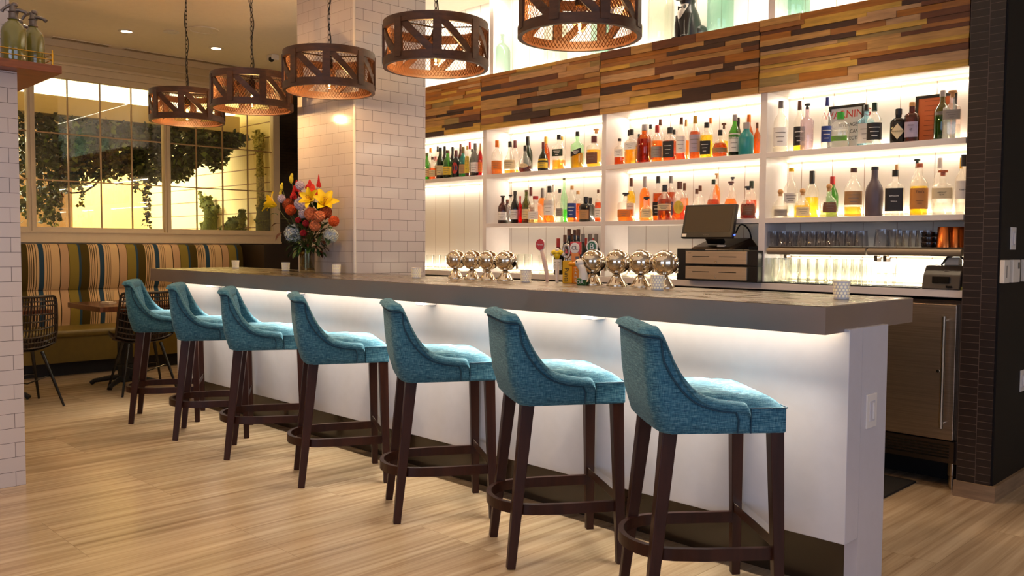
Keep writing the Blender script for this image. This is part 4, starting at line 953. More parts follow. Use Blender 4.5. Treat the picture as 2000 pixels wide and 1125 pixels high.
def lily(px, py, dy, d, s, lab):
    o, P = flower('lily', px, py, dy, lab); m = MB(); fr = frame(d)
    for k in range(6): petal(m, s, s*.25, .55 if k % 2 else .42, k*PI/3, 1.0, fr=fr, n=7)
    m.build('petals', YLW, o, smooth=80)
    m = MB()
    for k in range(5): v = fr @ Vector((.012*math.cos(k*1.25), .012*math.sin(k*1.25), s*.7)); m.tube([(0, 0, 0), v], .0012, 5).ball(tuple(v), .004, 6, 5)
    m.build('stamens', pbr('stamen', (190, 120, 20), .6), o)
lily(540, 402, -.05, (-.6, -.6, .35), .115, 'open yellow lily at the far left of the bouquet')
lily(611, 392, -.08, (.35, -.85, .35), .105, 'open yellow lily facing forward in the middle of the bouquet')
lily(632, 402, -.02, (.75, -.3, .55), .125, 'open yellow lily at the upper right of the bouquet')
def blob(name, px, py, dy, r, mat, lab, n=70, pr=.28, sc=(1, 1, 1), flor=True):
    o, P = flower(name, px, py, dy, lab); m = MB(); n = int(n*2.6); pr *= .62
    for k in range(n):
        z = 1-2*(k+.5)/n; a = k*2.39996; q = math.sqrt(1-z*z); d = Vector((q*math.cos(a)*sc[0], q*math.sin(a)*sc[1], z*sc[2]))
        c = d*r*fr_.uniform(.82, 1)
        if flor: 
            f3 = frame(d)
            for j in range(4): petal(m, r*pr, r*pr*.48, 1.0, j*PI/2+k, .4, tuple(c), 2, fr=f3)
        else: m.ball(tuple(c), r*pr, 6, 4)
    m.build('petals', mat, o, smooth=80)
    MB().ball((0, 0, 0), r*.82, 12, 8, sc).build('flower_core', mat, o)
    return o
blob('hydrangea', 574, 456, -.07, .066, HYD, 'large pale blue-white hydrangea at the lower left of the bouquet', 80, .26)
blob('hydrangea', 646, 460, -.01, .050, HYD, 'smaller pale blue hydrangea at the lower right of the bouquet', 60, .3)
blob('orange_carnation', 568, 410, -.09, .036, ORF, 'bright orange ruffled flower left of the bouquet centre', 46, .5)
blob('orange_carnation', 652, 432, -.04, .034, ORF, 'bright orange ruffled flower at the right edge of the bouquet', 46, .5)
blob('rust_chrysanthemum', 563, 399, -.04, .042, RUST, 'rust brown textured flower behind the left orange bloom', 60, .35)
blob('rust_chrysanthemum', 636, 414, -.03, .044, RUST, 'rust brown textured flower right of the bouquet centre', 60, .35)
for px, py, r, lab in ((586, 362, .030, 'cluster of tiny white mauve flowers near the top of the bouquet'), (587, 398, .040, 'cluster of tiny white mauve flowers at the bouquet centre'), (592, 418, .028, 'cluster of tiny lilac flowers below the bouquet centre'), (550, 388, .028, 'cluster of tiny lilac flowers at the upper left of the bouquet')):
    blob('stock_flower', px, py, -.08, r, MAUVE, lab, 26, .6)
for px, py, r, lab in ((607, 418, .040, 'peach alstroemeria cluster right of the bouquet centre'), (624, 422, .034, 'peach alstroemeria cluster at the middle right'), (615, 441, .034, 'peach alstroemeria cluster low on the right')):
    blob('alstroemeria', px, py, -.09, r, PEACH, lab, 22, .7)
for px, py, r, lab in ((582, 430, .018, 'crimson flower below the lilac cluster'), (597, 436, .02, 'crimson flower low in the middle of the bouquet'), (592, 455, .02, 'crimson flower over the large hydrangea'), (588, 380, .018, 'crimson flower near the top middle')):
    blob('crimson_flower', px, py, -.10, r, CRIM, lab, 20, .7)
def celosia(px, py, dy, h, r, lab, mat=CRED, lean=0):
    o, P = flower('celosia', px, py, dy, lab); m = MB(); n = 60
    for k in range(n):
        t = k/n; rr = r*(1-t)**.7*(.6+.4*math.sin(PI*min(1, t*2+.2))); a = k*2.4
        m.ball((rr*math.cos(a)+lean*t, rr*math.sin(a), -h/2+h*t), r*.42*(1-t*.6), 6, 4, (1, 1, 1.4))
    m.build('plume', mat, o)
celosia(580, 362, -.03, .075, .022, 'red celosia plume at the upper left of the bouquet', lean=-.005)
celosia(573, 375, -.05, .09, .02, 'red celosia plume leaning left, just above the orange bloom', lean=.01)
celosia(605, 360, -.02, .06, .026, 'broad red celosia plume at the top middle')
celosia(611, 370, -.05, .07, .034, 'wide orange-red celosia plume at the upper middle', pbr('celosia_orange', (222, 56, 18), .7, noise=.3, nscale=60))
celosia(622.5, 353, -.01, .085, .014, 'slender red celosia spike, the tallest at the top right')
celosia(625, 378, .0, .06, .014, 'small red celosia spike behind the right lily')
for px, py, h, lab in ((569, 350, .05, 'yellow-green bud spray at the top left'), (550, 366, .04, 'pale green lily bud at the left'), (548, 378, .035, 'yellow-green lily bud low at the left')):
    o, P = flower('flower_bud', px, py, -.03, lab); MB().ball((0, 0, 0), h*.3, 10, 8, (1, 1, 2.2)).ball((.008, 0, h*.5), h*.2, 8, 6, (1, 1, 1.8)).build('bud', YLW2, o)
m = MB()
for k, (px, py, dy, d, L_, w, mi) in enumerate([(536, 420, -.03, (-1, -.3, .1), .07, .014, 1), (540, 440, -.05, (-.8, -.5, -.3), .08, .018, 2), (635, 438, -.08, (.8, -.6, .1), .10, .022, 0), (645, 447, -.08, (.9, -.4, 0), .10, .016, 1), (628, 468, -.06, (.3, -.5, -.8), .11, .030, 0),
        (640, 470, -.04, (.6, -.3, -.7), .09, .02, 0), (562, 470, -.06, (-.7, -.5, -.5), .06, .012, 1), (555, 430, -.03, (-.7, -.5, .2), .07, .02, 0), (545, 462, -.05, (-.3, -.5, -.8), .08, .014, 2), (600, 460, -.04, (.1, -.6, -.8), .10, .024, 2), (627, 398, -.05, (.9, -.3, .2), .09, .012, 0),
        (590, 440, -.03, (0, -1, .2), .09, .03, 0), (575, 425, -.03, (-.4, -1, .2), .09, .03, 0), (612, 450, -.03, (.3, -1, -.2), .09, .03, 0), (560, 420, -.02, (-.5, -.6, .5), .08, .025, 0), (632, 425, -.02, (.5, -.6, .4), .08, .025, 0), (600, 400, -.02, (0, -.6, .6), .1, .03, 0), (618, 405, .0, (.3, -.6, .6), .1, .03, 0), (575, 395, .0, (-.3, -.6, .6), .1, .03, 0)]):
    P = fpos(px, py, dy)-Vector((VX, VY, BZ+.25)); m.mi = mi; fr = frame(d)
    P0 = P-Vector(d).normalized()*L_*.5
    # leaf: long axis along d
    X = Vector(d).normalized(); U = Vector((0, 0, 1)) if abs(X.z) < .8 else Vector((0, -1, 0)); S = X.cross(U).normalized(); U = S.cross(X)
    g = [[tuple(P0+X*L_*t+S*(j*w*math.sin(PI*min(.99, t*.9+.05)))+U*(.012*math.sin(PI*t)-abs(j)*w*-.2)) for j in (-1, 0, 1)] for t in [i/6 for i in range(7)]]
    m.grid(g)
for k in range(230):
    a = fr_.uniform(0, 2*PI); e_ = fr_.uniform(-.75, .75); rr = fr_.uniform(.3, 1)**.5; Q = Vector((.15*rr*math.cos(a)*math.cos(e_), .09*rr*math.sin(a)*math.cos(e_), -.0+.17*math.sin(e_)*rr)); X = (Q.normalized()+Vector((fr_.uniform(-.4, .4), fr_.uniform(-.4, .4), fr_.uniform(-.3, .3)))).normalized()
    L_ = fr_.uniform(.045, .08); w = L_*fr_.uniform(.14, .3); S_ = X.cross(Vector((0, 0, 1))).normalized(); m.mi = fr_.choices((0, 1, 2), (5, 2, 2))[0]; U = S_.cross(X)
    m.grid([[tuple(Q+X*L_*t+S_*(j*w*math.sin(PI*min(.99, t*.9+.05)))+U*(.01*math.sin(PI*t)+abs(j)*w*.2)) for j in (-1, 0, 1)] for t in [i/4 for i in range(5)]])
for k in range(16):
    a = k*2.4; B = Vector((.04*math.cos(a), .04*math.sin(a), -.22)); m.mi = 3; m.tube([B, (.03*math.cos(a+2.5), .03*math.sin(a+2.5), -.07), (.06*math.cos(a+2.7), .06*math.sin(a+2.7)-.03, .02+.06*(k % 3))], .0026, 6)
o = m.build('bouquet_leaves', [LEAF, LEAF2, LEAFB, STEM], None, smooth=80, loc=(VX, VY, BZ+.25)); tag(o, 'mixed green and bronze leaves and stems of the bouquet in the vase', 'leaves', None, 'stuff')
# ================================================================== BOTTLES
PROF = {
 'std': [(.92, 0), (1, .02), (1, .56), (.93, .62), (.70, .69), (.42, .745), (.34, .79), (.32, 1)],
 'tall': [(.92, 0), (1, .02), (1, .50), (.92, .58), (.66, .67), (.44, .74), (.38, .80), (.36, 1)],
 'sq': [(.96, 0), (1, .015), (1, .60), (.94, .645), (.62, .69), (.36, .72), (.30, .76), (.29, 1)],
 'round': [(.84, 0), (.97, .03), (1, .16), (.97, .32), (.82, .46), (.55, .58), (.32, .66), (.26, .74), (.25, 1)],
 'bell': [(.96, 0), (1, .02), (1, .30), (.92, .42), (.70, .54), (.42, .61), (.29, .66), (.27, 1)],
 'taper': [(.84, 0), (.92, .02), (1, .36), (.88, .46), (.55, .58), (.34, .70), (.27, .80), (.26, 1)],
 'gin': [(.90, 0), (1, .03), (1, .60), (.92, .67), (.62, .73), (.38, .75), (.36, 1)],
}
GC = {'clear': (252, 250, 246), 'green': (120, 190, 90), 'dark green': (52, 84, 30), 'olive green': (140, 140, 50), 'pale green': (206, 240, 206), 'brown': (120, 52, 18), 'black': (30, 22, 20), 'dark': (52, 40, 36),
      'teal': (90, 190, 180), 'pale blue': (190, 232, 244), 'smoky': (150, 150, 146), 'lilac': (226, 208, 214), 'amber': (220, 140, 40)}
GM = {k: clearmat('glass_'+k.replace(' ', '_'), v, .14, .04, .1 if k in ('clear', 'pale blue', 'pale green', 'lilac') else .05) for k, v in GC.items()}
GM['teal paint'] = pbr('teal_painted_glass', (40, 140, 140), .3); GM['grey paint'] = pbr('grey_purple_ceramic', (94, 80, 86), .45); GM['red'] = clearmat('glass_red', (230, 60, 50), .14, .04)
LC = {'amber': (238, 142, 34), 'orange': (252, 152, 40), 'dark amber': (190, 86, 16), 'gold': (250, 196, 64), 'yellow': (255, 222, 60), 'red': (218, 88, 22), 'dark red': (112, 30, 20), 'green': (100, 205, 70), 'water': (250, 250, 246), 'black': (34, 22, 20), 'pale yellow': (255, 242, 160)}
LM = {k: clearmat('liquid_'+k.replace(' ', '_'), v, .06, .05, .2, v, True) for k, v in LC.items()}
CC = {'black': (24, 20, 18), 'silver': (176, 168, 164), 'red': (176, 30, 22), 'orange': (232, 120, 30), 'cork': (204, 150, 90), 'gold': (214, 164, 60), 'brown': (96, 52, 30), 'maroon': (92, 26, 28), 'green': (40, 150, 20), 'dark green': (20, 48, 30), 'blue': (36, 40, 110), 'white': (236, 228, 220),
      'yellow': (244, 190, 20), 'grey': (120, 112, 108), 'olive': (110, 104, 60), 'copper': (196, 96, 48)}
CM = {k: pbr('cap_'+k.replace(' ', '_'), v, .35) for k, v in CC.items()}
BC = {'cream': (228, 206, 160), 'white': (236, 230, 222), 'yellow': (230, 196, 60), 'black': (30, 26, 26), 'blue': (40, 60, 130), 'tan': (176, 132, 84), 'brown': (110, 70, 50), 'grey': (150, 140, 130), 'red': (190, 50, 36), 'green': (90, 150, 30), 'dark green': (36, 52, 30), 'lilac': (176, 160, 176), 'orange': (220, 120, 40), 'copper': (200, 130, 60)}
BM = {k: pbr('paper_'+k.replace(' ', '_'), v, .6) for k, v in BC.items()}
def bottle(x, y, z, R, H, kind, glass, liq, fill, lab, cap, cl, lz=(.12, .42), rz=.45, sym=None, txt=None):
    o = empty('bottle', (x, y, z+.0005)); o['_g'] = 1
    pr = PROF[kind]; sq = 5 if kind == 'sq' else (3.2 if kind == 'gin' else None); top = 1-cl*.9
    sy = .72 if kind in ('sq', 'bell') else 1
    body = [(r*R, t*H) for r, t in pr if t < top]; rn = pr[-1][0]*R
    def rad(t):
        for (a, p), (b, q) in zip(pr, pr[1:]):
            if t <= q: return (a+(b-a)*(t-p)/(q-p))*R
        return rn
    body.append((rad(top), top*H)); rr = rz*.6 if sq else 0
    MB().lathe(body, n=24, sq=sq, sy=sy, rot=rr).build('glass_body', GM[glass], o, smooth=50)
    if liq:
        lp = [(r*R*.90, .012*H+t*H*.99) for r, t in pr if t < fill]; lp.append((rad(fill)*.90, fill*H))
        MB().lathe(lp, n=20, sq=sq, sy=sy, rot=rr).build('liquid', LM[liq], o, smooth=50)
    cr = rn*1.18
    if cap:
        c = MB()
        if cl < 0: pass
        if sym == 'ball': c.lathe([(rn*.8, top*H-.01), (rn*.8, top*H+.005)], n=14).ball((0, 0, H-.016), .017, 16, 10)
        elif sym == 'tee': c.lathe([(rn*.8, top*H-.012), (rn*.8, H-.012), (cr*1.35, H-.011), (cr*1.35, H)], n=18)
        else: c.lathe([(cr, top*H-.004), (cr, H-.002), (cr*.9, H)], n=18)
        c.build('cap', CM[cap], o, smooth=40)
    if lab:
        g = []; z0, z1 = lz; n = 10; a0 = -PI/2+rz
        sp = {'wrap': 1.25, 'small': .5, 'round': .62}.get('round' if sym == 'disc' else 'wrap', 1.0)
        if kind in ('sq', 'gin', 'bell'): sp = .85
        def surf(a, t, off=1.0):
            ca, sa = math.cos(a-rr), math.sin(a-rr)
            if sq: q = (abs(ca)**sq+abs(sa)**sq)**(-1/sq); ca *= q; sa *= q
            r_ = rad(t)+.0008*off; u, w = ca*r_, sa*r_*sy
            if rr: u, w = u*math.cos(rr)-w*math.sin(rr), u*math.sin(rr)+w*math.cos(rr)
            return (u, w, t*H)
        aa = a0 if not sq else -PI/2+rr
        if sym == 'disc':
            vs = [surf(aa+.75*math.cos(b), (z0+z1)/2+(z1-z0)/2*math.sin(b)) for b in [2*PI*i/20 for i in range(20)]]; m = MB(); m.add([surf(aa, (z0+z1)/2)]+vs, [(0, i+1, (i+1) % 20+1) for i in range(20)])
        elif sym == 'diamond':
            g = [surf(aa+.0, z1), surf(aa+.75, (z0+z1)/2), surf(aa, z0), surf(aa-.75, (z0+z1)/2)]; m = MB()
            rows = []
            for i in range(9):
                s_ = -1+i/4; w = 1-abs(s_); rows.append([surf(aa+.78*w*j/3, (z0+z1)/2+s_*(z1-z0)/2) for j in range(-3, 4)])
            m.grid(rows)
        else:
            m = MB(); m.grid([[surf(aa+sp*(j/n*2-1), z0+(z1-z0)*i/2+(.05*(j/n*2-1) if sym == 'slant' else 0)) for j in range(n+1)] for i in range(3)])
        lo = m.build('label', BM[lab], o, smooth=50)
        p = surf(aa, (z0+z1)/2, 3)
        if txt:
            for k, (s_, tt, dz) in enumerate(txt):
                ink = WHTI if lab in ('black', 'blue', 'red', 'dark green', 'brown') else BLKI
                text('lettering', tt, s_, (p[0]+math.sin(aa+PI/2)*.001, p[1]-.0016, p[2]+dz), (PI/2, 0, aa+PI/2), ink, lo)
        elif sym not in ('disc', 'diamond'):
            m = MB()
            for k in range(3):
                zz = z0+(z1-z0)*(.72-.24*k); ww = sp*(.62-.16*k)
                m.grid([[surf(aa+ww*(j/4-1), zz+d, 2) for j in range(9)] for d in (-.006, .006)])
            m.build('print_lines', GREYI if lab not in ('black', 'blue', 'dark green') else WHTI, lo, smooth=50)
    return o
# px, top py, width px, row(front/back), kind, glass, liquid, fill, label, cap, cap fraction, [extras]
S = {}
S['A'] = ('top shelf of the bay beside the tiled column', 1.850, [
 (834, 299, 13, 'f', 'tall', 'green', 'green', .5, 'cream', 'olive', .1), (841, 289, 12, 'b', 'tall', 'clear', 'orange', .4, None, 'orange', .14), (844.5, 306.5, 13, 'f', 'std', 'clear', 'orange', .5, 'cream', 'brown', .12),
 (851, 306, 12, 'b', 'tall', 'clear', 'red', .4, None, 'red', .2), (855, 286, 11, 'b', 'std', 'clear', None, 0, 'cream', 'black', .16), (860, 288, 14, 'f', 'tall', 'dark green', 'black', .55, 'cream', 'black', .12), (868.6, 286, 12, 'b', 'tall', 'dark', 'black', .5, None, 'black', .2),
 (874.5, 294, 17, 'f', 'std', 'green', 'black', .3, 'yellow', 'brown', .08), (884, 287, 12, 'b', 'tall', 'dark', 'black', .6, None, 'black', .12), (891, 294, 15, 'f', 'std', 'black', None, 0, 'red', 'maroon', .26, {'sym': 'disc', 'lz': (.14, .56)}), (899.6, 281.5, 11, 'b', 'tall', 'brown', 'black', .6, None, 'brown', .16),
 (904.5, 287, 14, 'f', 'std', 'teal', 'green', .3, 'olive' if False else 'tan', 'olive', .22), (912.5, 284.7, 9, 'f', 'std', 'clear', 'dark red', .15, 'yellow', 'gold', .12, {'lz': (.12, .66)}), (917.5, 277.7, 12, 'b', 'std', 'clear', 'amber', .3, None, 'red', .2), (922, 291, 10, 'b', 'std', 'smoky', None, 0, None, 'black', .1),
 (928, 280, 16, 'f', 'std', 'smoky', 'black', .1, 'white', 'grey', .2), (938, 280, 8, 'f', 'std', 'red', 'red', .5, 'orange', 'cork', .25)])
S['B'] = ('top shelf of the bay second from the tiled column', 1.850, [
 (971, 274.5, 20, 'f', 'std', 'clear', 'amber', .16, 'orange', 'orange', .2, {'lz': (.14, .40)}), (996, 276.6, 22, 'f', 'taper', 'clear', 'gold', .1, 'cream', 'black', .18, {'lz': (.14, .42)}), (1006, 274.5, 18, 'b', 'std', 'clear', 'gold', .14, None, 'maroon', .22), (1031, 266.7, 17, 'b', 'tall', 'dark green', None, 0, None, 'black', .24),
 (1026, 284.6, 28, 'f', 'round', 'clear', 'dark red', .24, 'cream', 'black', .2, {'sym': 'disc', 'lz': (.16, .32)}), (1066, 267, 15, 'b', 'tall', 'amber', 'yellow', .7, None, 'gold', .2), (1061, 278, 20, 'f', 'round', 'dark green', 'black', .5, 'yellow', 'maroon', .24, {'lz': (.1, .42)}),
 (1091.5, 263, 23, 'f', 'sq', 'clear', 'gold', .28, 'dark green', 'black', .14, {'lz': (.38, .58)}), (1097, 267, 14, 'b', 'std', 'clear', 'gold', .3, None, 'gold', .1), (1127.5, 257, 22, 'f', 'sq', 'pale green', 'amber', .42, 'black', 'black', .12, {'sym': 'slant', 'lz': (.36, .50)}),
 (1164, 252, 24, 'b', 'bell', 'clear', None, 0, None, 'cork', .08, {'sym': 'tee'}), (1160, 266, 25, 'f', 'gin', 'clear', 'gold', .56, 'brown', 'maroon', .22, {'lz': (.1, .46)})])
S['C'] = ('lower shelf of the bay second from the tiled column', 1.455, [
 (982, 382.5, 17, 'f', 'std', 'brown', 'dark amber', .4, 'white', 'black', .05, {'sym': 'tee'}), (991, 390, 14, 'b', 'gin', 'brown', 'dark amber', .4, None, 'brown', .1), (997, 380.8, 13, 'b', 'std', 'clear', None, 0, None, 'black', .04, {'sym': 'tee'}), (1005.7, 373.3, 15, 'f', 'tall', 'dark', 'black', .6, 'white', 'black', .12),
 (1016, 383, 9, 'f', 'std', 'red', 'red', .6, None, 'red', .1), (1028, 371.3, 16, 'f', 'tall', 'olive green', 'dark amber', .42, 'cream', 'brown', .04), (1036.5, 365.9, 15, 'b', 'std', 'clear', 'dark red', .45, None, 'maroon', .25), (1046, 383, 26, 'f', 'gin', 'clear', 'pale yellow', .2, 'white', 'red', .12),
 (1059.5, 367.6, 18, 'b', 'std', 'clear', 'orange', .72, None, 'grey', .3), (1073, 363.6, 21, 'f', 'std', 'clear', 'orange', .5, 'white', 'black', .18, {'lz': (.2, .62)}), (1080.5, 360.7, 14, 'b', 'std', 'clear', 'water', .3, None, 'white', .2), (1093, 369.7, 18, 'f', 'bell', 'clear', 'water', .2, 'grey', 'black', .1, {'lz': (.18, .42)}),
 (1101.5, 348, 13, 'b', 'tall', 'pale green', 'green', .3, None, 'olive', .04), (1117, 363, 17, 'f', 'std', 'clear', 'amber', .5, 'blue', 'cork', .1, {'lz': (.12, .52)}), (1128.6, 372.8, 15, 'b', 'gin', 'clear', 'dark amber', .6, None, 'cork', .1), (1144.5, 384.3, 22, 'f', 'gin', 'black', 'black', .4, 'tan', 'black', .18, {'lz': (.1, .48)}),
 (1153, 386, 15, 'b', 'gin', 'dark', 'black', .5, None, 'black', .14), (1168, 370.5, 12, 'f', 'std', 'clear', 'red', .6, 'white', 'brown', .1)])
S['D'] = ('top shelf of the bay above the register screen', 1.850, [
 (1210, 270.9, 18, 'f', 'sq', 'clear', 'red', .3, 'white', 'black', .08, {'lz': (.32, .6)}), (1228, 254, 14, 'b', 'std', 'clear', 'gold', .5, None, 'black', .16), (1233, 253, 24, 'f', 'sq', 'clear', 'gold', .5, 'white', 'black', .16, {'lz': (.42, .62)}), (1247.5, 262, 12, 'b', 'std', 'brown', 'amber', .4, None, 'black', .1),
 (1258, 243, 23, 'f', 'gin', 'amber', 'dark amber', .62, None, 'silver', .16), (1270, 243.5, 16, 'b', 'std', 'clear', None, 0, 'red', 'black', .1), (1283, 245, 21, 'f', 'std', 'clear', 'amber', .58, 'grey', 'red', .2), (1289, 233, 17, 'b', 'std', 'clear', 'gold', .5, None, 'brown', .14),
 (1308, 249, 24, 'f', 'gin', 'clear', 'dark amber', .6, 'black', 'black', .18, {'lz': (.1, .58)}), (1316, 253.5, 14, 'b', 'std', 'clear', 'amber', .5, None, 'black', .14), (1330, 229.5, 18, 'f', 'std', 'clear', 'red', .16, 'white', 'brown', .16, {'lz': (.18, .56)}), (1339, 233.5, 13, 'b', 'std', 'clear', 'amber', .5, None, 'cork', .16),
 (1357, 226.4, 20, 'f', 'std', 'clear', 'dark amber', .64, 'lilac', 'gold', .18, {'lz': (.16, .56)}), (1387, 230, 15, 'b', 'std', 'clear', 'pale yellow', .4, None, 'orange', .14), (1379.5, 239.3, 22, 'f', 'gin', 'clear', 'yellow', .64, 'black', 'black', .14, {'lz': (.1, .48)}), (1413, 241, 16, 'b', 'std', 'clear', 'yellow', .5, None, 'brown', .12, {'sym': 'tee'}),
 (1406, 254, 28, 'f', 'round', 'clear', 'dark amber', .52, 'tan', 'black', .2, {'lz': (.16, .34)}), (1434, 224, 21, 'f', 'tall', 'green', 'black', .4, 'white', 'silver', .15, {'lz': (.1, .54)}), (1441, 230, 13, 'b', 'tall', 'dark green', 'green', .4, None, 'black', .16), (1457, 239.3, 27, 'f', 'tall', 'teal paint', None, 0, None, 'silver', .2),
 (1461.5, 224.2, 17, 'b', 'tall', 'amber', None, 0, None, 'orange', .18), (1478, 239.8, 12, 'b', 'std', 'amber', 'yellow', .5, None, 'brown', .16)])
S['E'] = ('lower shelf of the bay behind the register screen', 1.455, [
 (1222, 377, 28, 'f', 'sq', 'clear', 'amber', .42, 'orange', 'black', .05, {'sym': 'tee', 'lz': (.14, .40)}), (1232.5, 348, 16, 'b', 'std', 'clear', 'yellow', .7, 'white', 'brown', .2), (1259, 344.7, 20, 'b', 'std', 'clear', 'orange', .74, None, 'silver', .26), (1262.5, 385, 26, 'f', 'bell', 'clear', 'pale yellow', .5, 'cream', 'black', .06, {'sym': 'tee', 'lz': (.12, .5)}),
 (1285, 344, 18, 'b', 'gin', 'clear', 'dark amber', .62, 'black', 'black', .16), (1298, 361, 25, 'f', 'std', 'clear', 'dark amber', .6, 'cream', 'black', .2, {'lz': (.28, .46)}), (1310, 344, 17, 'b', 'gin', 'clear', 'dark amber', .64, 'blue', 'grey', .16), (1327, 355, 25, 'f', 'std', 'clear', 'red', .36, 'yellow', 'brown', .2, {'sym': 'disc', 'lz': (.16, .5)}),
 (1336.5, 357.6, 15, 'b', 'std', 'clear', 'orange', .6, None, 'brown', .2), (1360.5, 369, 21, 'f', 'round', 'clear', 'water', .4, 'cream', 'brown', .16), (1367, 362.7, 16, 'b', 'std', 'clear', None, 0, None, 'brown', .16), (1399, 338.7, 14, 'b', 'std', 'clear', 'orange', .76, None, 'cork', .08, {'sym': 'tee'}), (1393, 350.6, 24, 'f', 'taper', 'clear', 'dark amber', .5, None, 'dark green', .12),
 (1430, 346, 14, 'b', 'std', 'clear', 'gold', .4, None, 'black', .04, {'sym': 'tee'}), (1427, 354.7, 26, 'f', 'round', 'clear', 'orange', .54, 'cream', 'brown', .06, {'sym': 'tee', 'lz': (.1, .3)}), (1461, 364, 31, 'f', 'bell', 'clear', 'dark red', .46, 'maroon' if False else 'brown', 'black', .06, {'sym': 'tee', 'lz': (.1, .4)}), (1467, 353.5, 20, 'b', 'std', 'clear', 'red', .5, None, 'dark green', .2)])
S['F'] = ('top shelf of the bay with the warning sign', 1.850, [
 (1523.5, 197.3, 25, 'f', 'std', 'clear', 'water', .4, 'white', 'grey', .14, {'lz': (.12, .48)}), (1560, 197.3, 20, 'b', 'std', 'clear', 'yellow', .5, 'black', 'brown', .18, {'lz': (.14, .5)}), (1575, 203, 22, 'f', 'sq', 'lilac', 'water', .2, None, 'black', .08, {'sym': 'tee'}), (1613.5, 190.6, 19, 'b', 'std', 'clear', 'water', .3, 'blue', 'blue', .16, {'lz': (.16, .46)}),
 (1640, 219, 31, 'f', 'gin', 'clear', 'water', .5, 'green', 'green', .2, {'lz': (.18, .32)}), (1690, 205, 27, 'b', 'sq', 'pale blue', 'water', .4, 'white', 'black', .14, {'lz': (.1, .56)}), (1706, 201, 26, 'f', 'std', 'clear', 'water', .2, 'black', 'dark green', .2, {'lz': (.12, .52)}),
 (1753, 212.9, 27, 'f', 'gin', 'black', 'black', .5, 'cream', 'black', .16, {'sym': 'diamond', 'lz': (.1, .56), 'txt': [(.011, "HENDRICK'S", .0)]}), (1779, 199.8, 34, 'f', 'gin', 'brown', 'dark amber', .4, 'lilac', 'cork', .1, {'lz': (.12, .5), 'txt': [(.016, '47', 0), (.008, 'MONKEY', .022)]}), (1838, 176.8, 27, 'b', 'std', 'olive green', 'green', .5, 'grey', 'silver', .12, {'lz': (.52, .58)}), (1857, 177.4, 30, 'f', 'sq', 'clear', 'water', .3, 'grey', 'cork', .1, {'sym': 'tee', 'lz': (.4, .6)})])
S['G'] = ('lower shelf of the bay nearest the dark tiled wall end', 1.455, [
 (1524, 369.7, 33, 'f', 'bell', 'clear', 'water', .4, 'grey', 'cork', .2, {'sym': 'ball', 'lz': (.06, .3)}), (1544.5, 328.6, 25, 'b', 'std', 'clear', 'water', .3, 'white', 'yellow', .06, {'lz': (.3, .5)}), (1567, 368, 37, 'f', 'bell', 'clear', 'yellow', .42, 'cream', 'cork', .2, {'sym': 'ball', 'lz': (.06, .36)}), (1585, 334, 25, 'b', 'std', 'clear', 'yellow', .44, None, 'black', .3, {'lz': (.2, .4)}),
 (1619, 359, 36, 'f', 'bell', 'clear', 'pale yellow', .2, 'brown', 'cork', .2, {'sym': 'ball', 'lz': (.14, .44)}), (1625, 344.8, 21, 'b', 'tall', 'green', 'green', .4, None, 'red', .2), (1666, 328.6, 31, 'f', 'std', 'clear', 'gold', .2, 'tan', 'brown', .08, {'lz': (.24, .52)}), (1707, 326, 30, 'f', 'tall', 'grey paint', None, 0, None, 'black', .06, {}),
 (1749, 321.7, 14, 'b', 'std', 'clear', None, 0, None, 'cork', .1), (1747, 332.3, 32, 'f', 'sq', 'clear', 'water', .6, 'black', 'black', .14, {'lz': (.1, .6), 'txt': [(.011, 'ESPOLON', .02), (.008, 'TEQUILA', -.01)]}), (1789, 310.5, 21, 'b', 'std', 'clear', 'yellow', .4, None, 'dark green', .14, {'sym': 'tee'}), (1794, 319.6, 31, 'f', 'std', 'clear', 'yellow', .56, 'copper', 'copper', .07, {'lz': (.12, .52), 'txt': [(.019, "Tito's", .035), (.009, 'Handmade', -.012), (.007, 'VODKA', -.026)]}),
 (1833.5, 308.7, 22, 'b', 'std', 'clear', 'water', .3, None, 'white', .18), (1840, 333, 37, 'f', 'sq', 'clear', 'water', .5, 'cream', 'copper', .08, {'sym': 'tee', 'lz': (.36, .6), 'txt': [(.010, 'ABSOLUT', .004), (.010, 'ELYX', -.008)]}), (1880, 302.4, 26, 'f', 'std', 'clear', 'water', .2, 'white', 'black', .2, {'lz': (.26, .56), 'txt': [(.011, 'Ketel One', .0)]}), (1875, 308, 14, 'b', 'std', 'clear', 'water', .3, None, 'yellow', .2)])
LIQW = {'amber': 'amber', 'orange': 'orange', 'dark amber': 'deep amber', 'gold': 'golden', 'yellow': 'yellow', 'red': 'red', 'dark red': 'dark red', 'green': 'green', 'water': 'clear', 'black': 'dark', 'pale yellow': 'pale yellow', None: ''}
ORD = ['first', 'second', 'third', 'fourth', 'fifth', 'sixth', 'seventh', 'eighth', 'ninth', 'tenth', 'eleventh', 'twelfth', 'thirteenth', 'fourteenth', 'fifteenth', 'sixteenth', 'seventeenth', 'eighteenth', 'nineteenth', 'twentieth', 'twenty-first', 'twenty-second']
SHORT = {'A': 'top shelf beside tiled column', 'B': 'second bay top shelf', 'C': 'second bay lower shelf', 'D': 'top shelf above register', 'E': 'lower shelf behind register', 'F': 'top shelf with warning sign', 'G': 'lower shelf nearest dark tiles', 'W': 'counter behind tap handles'}
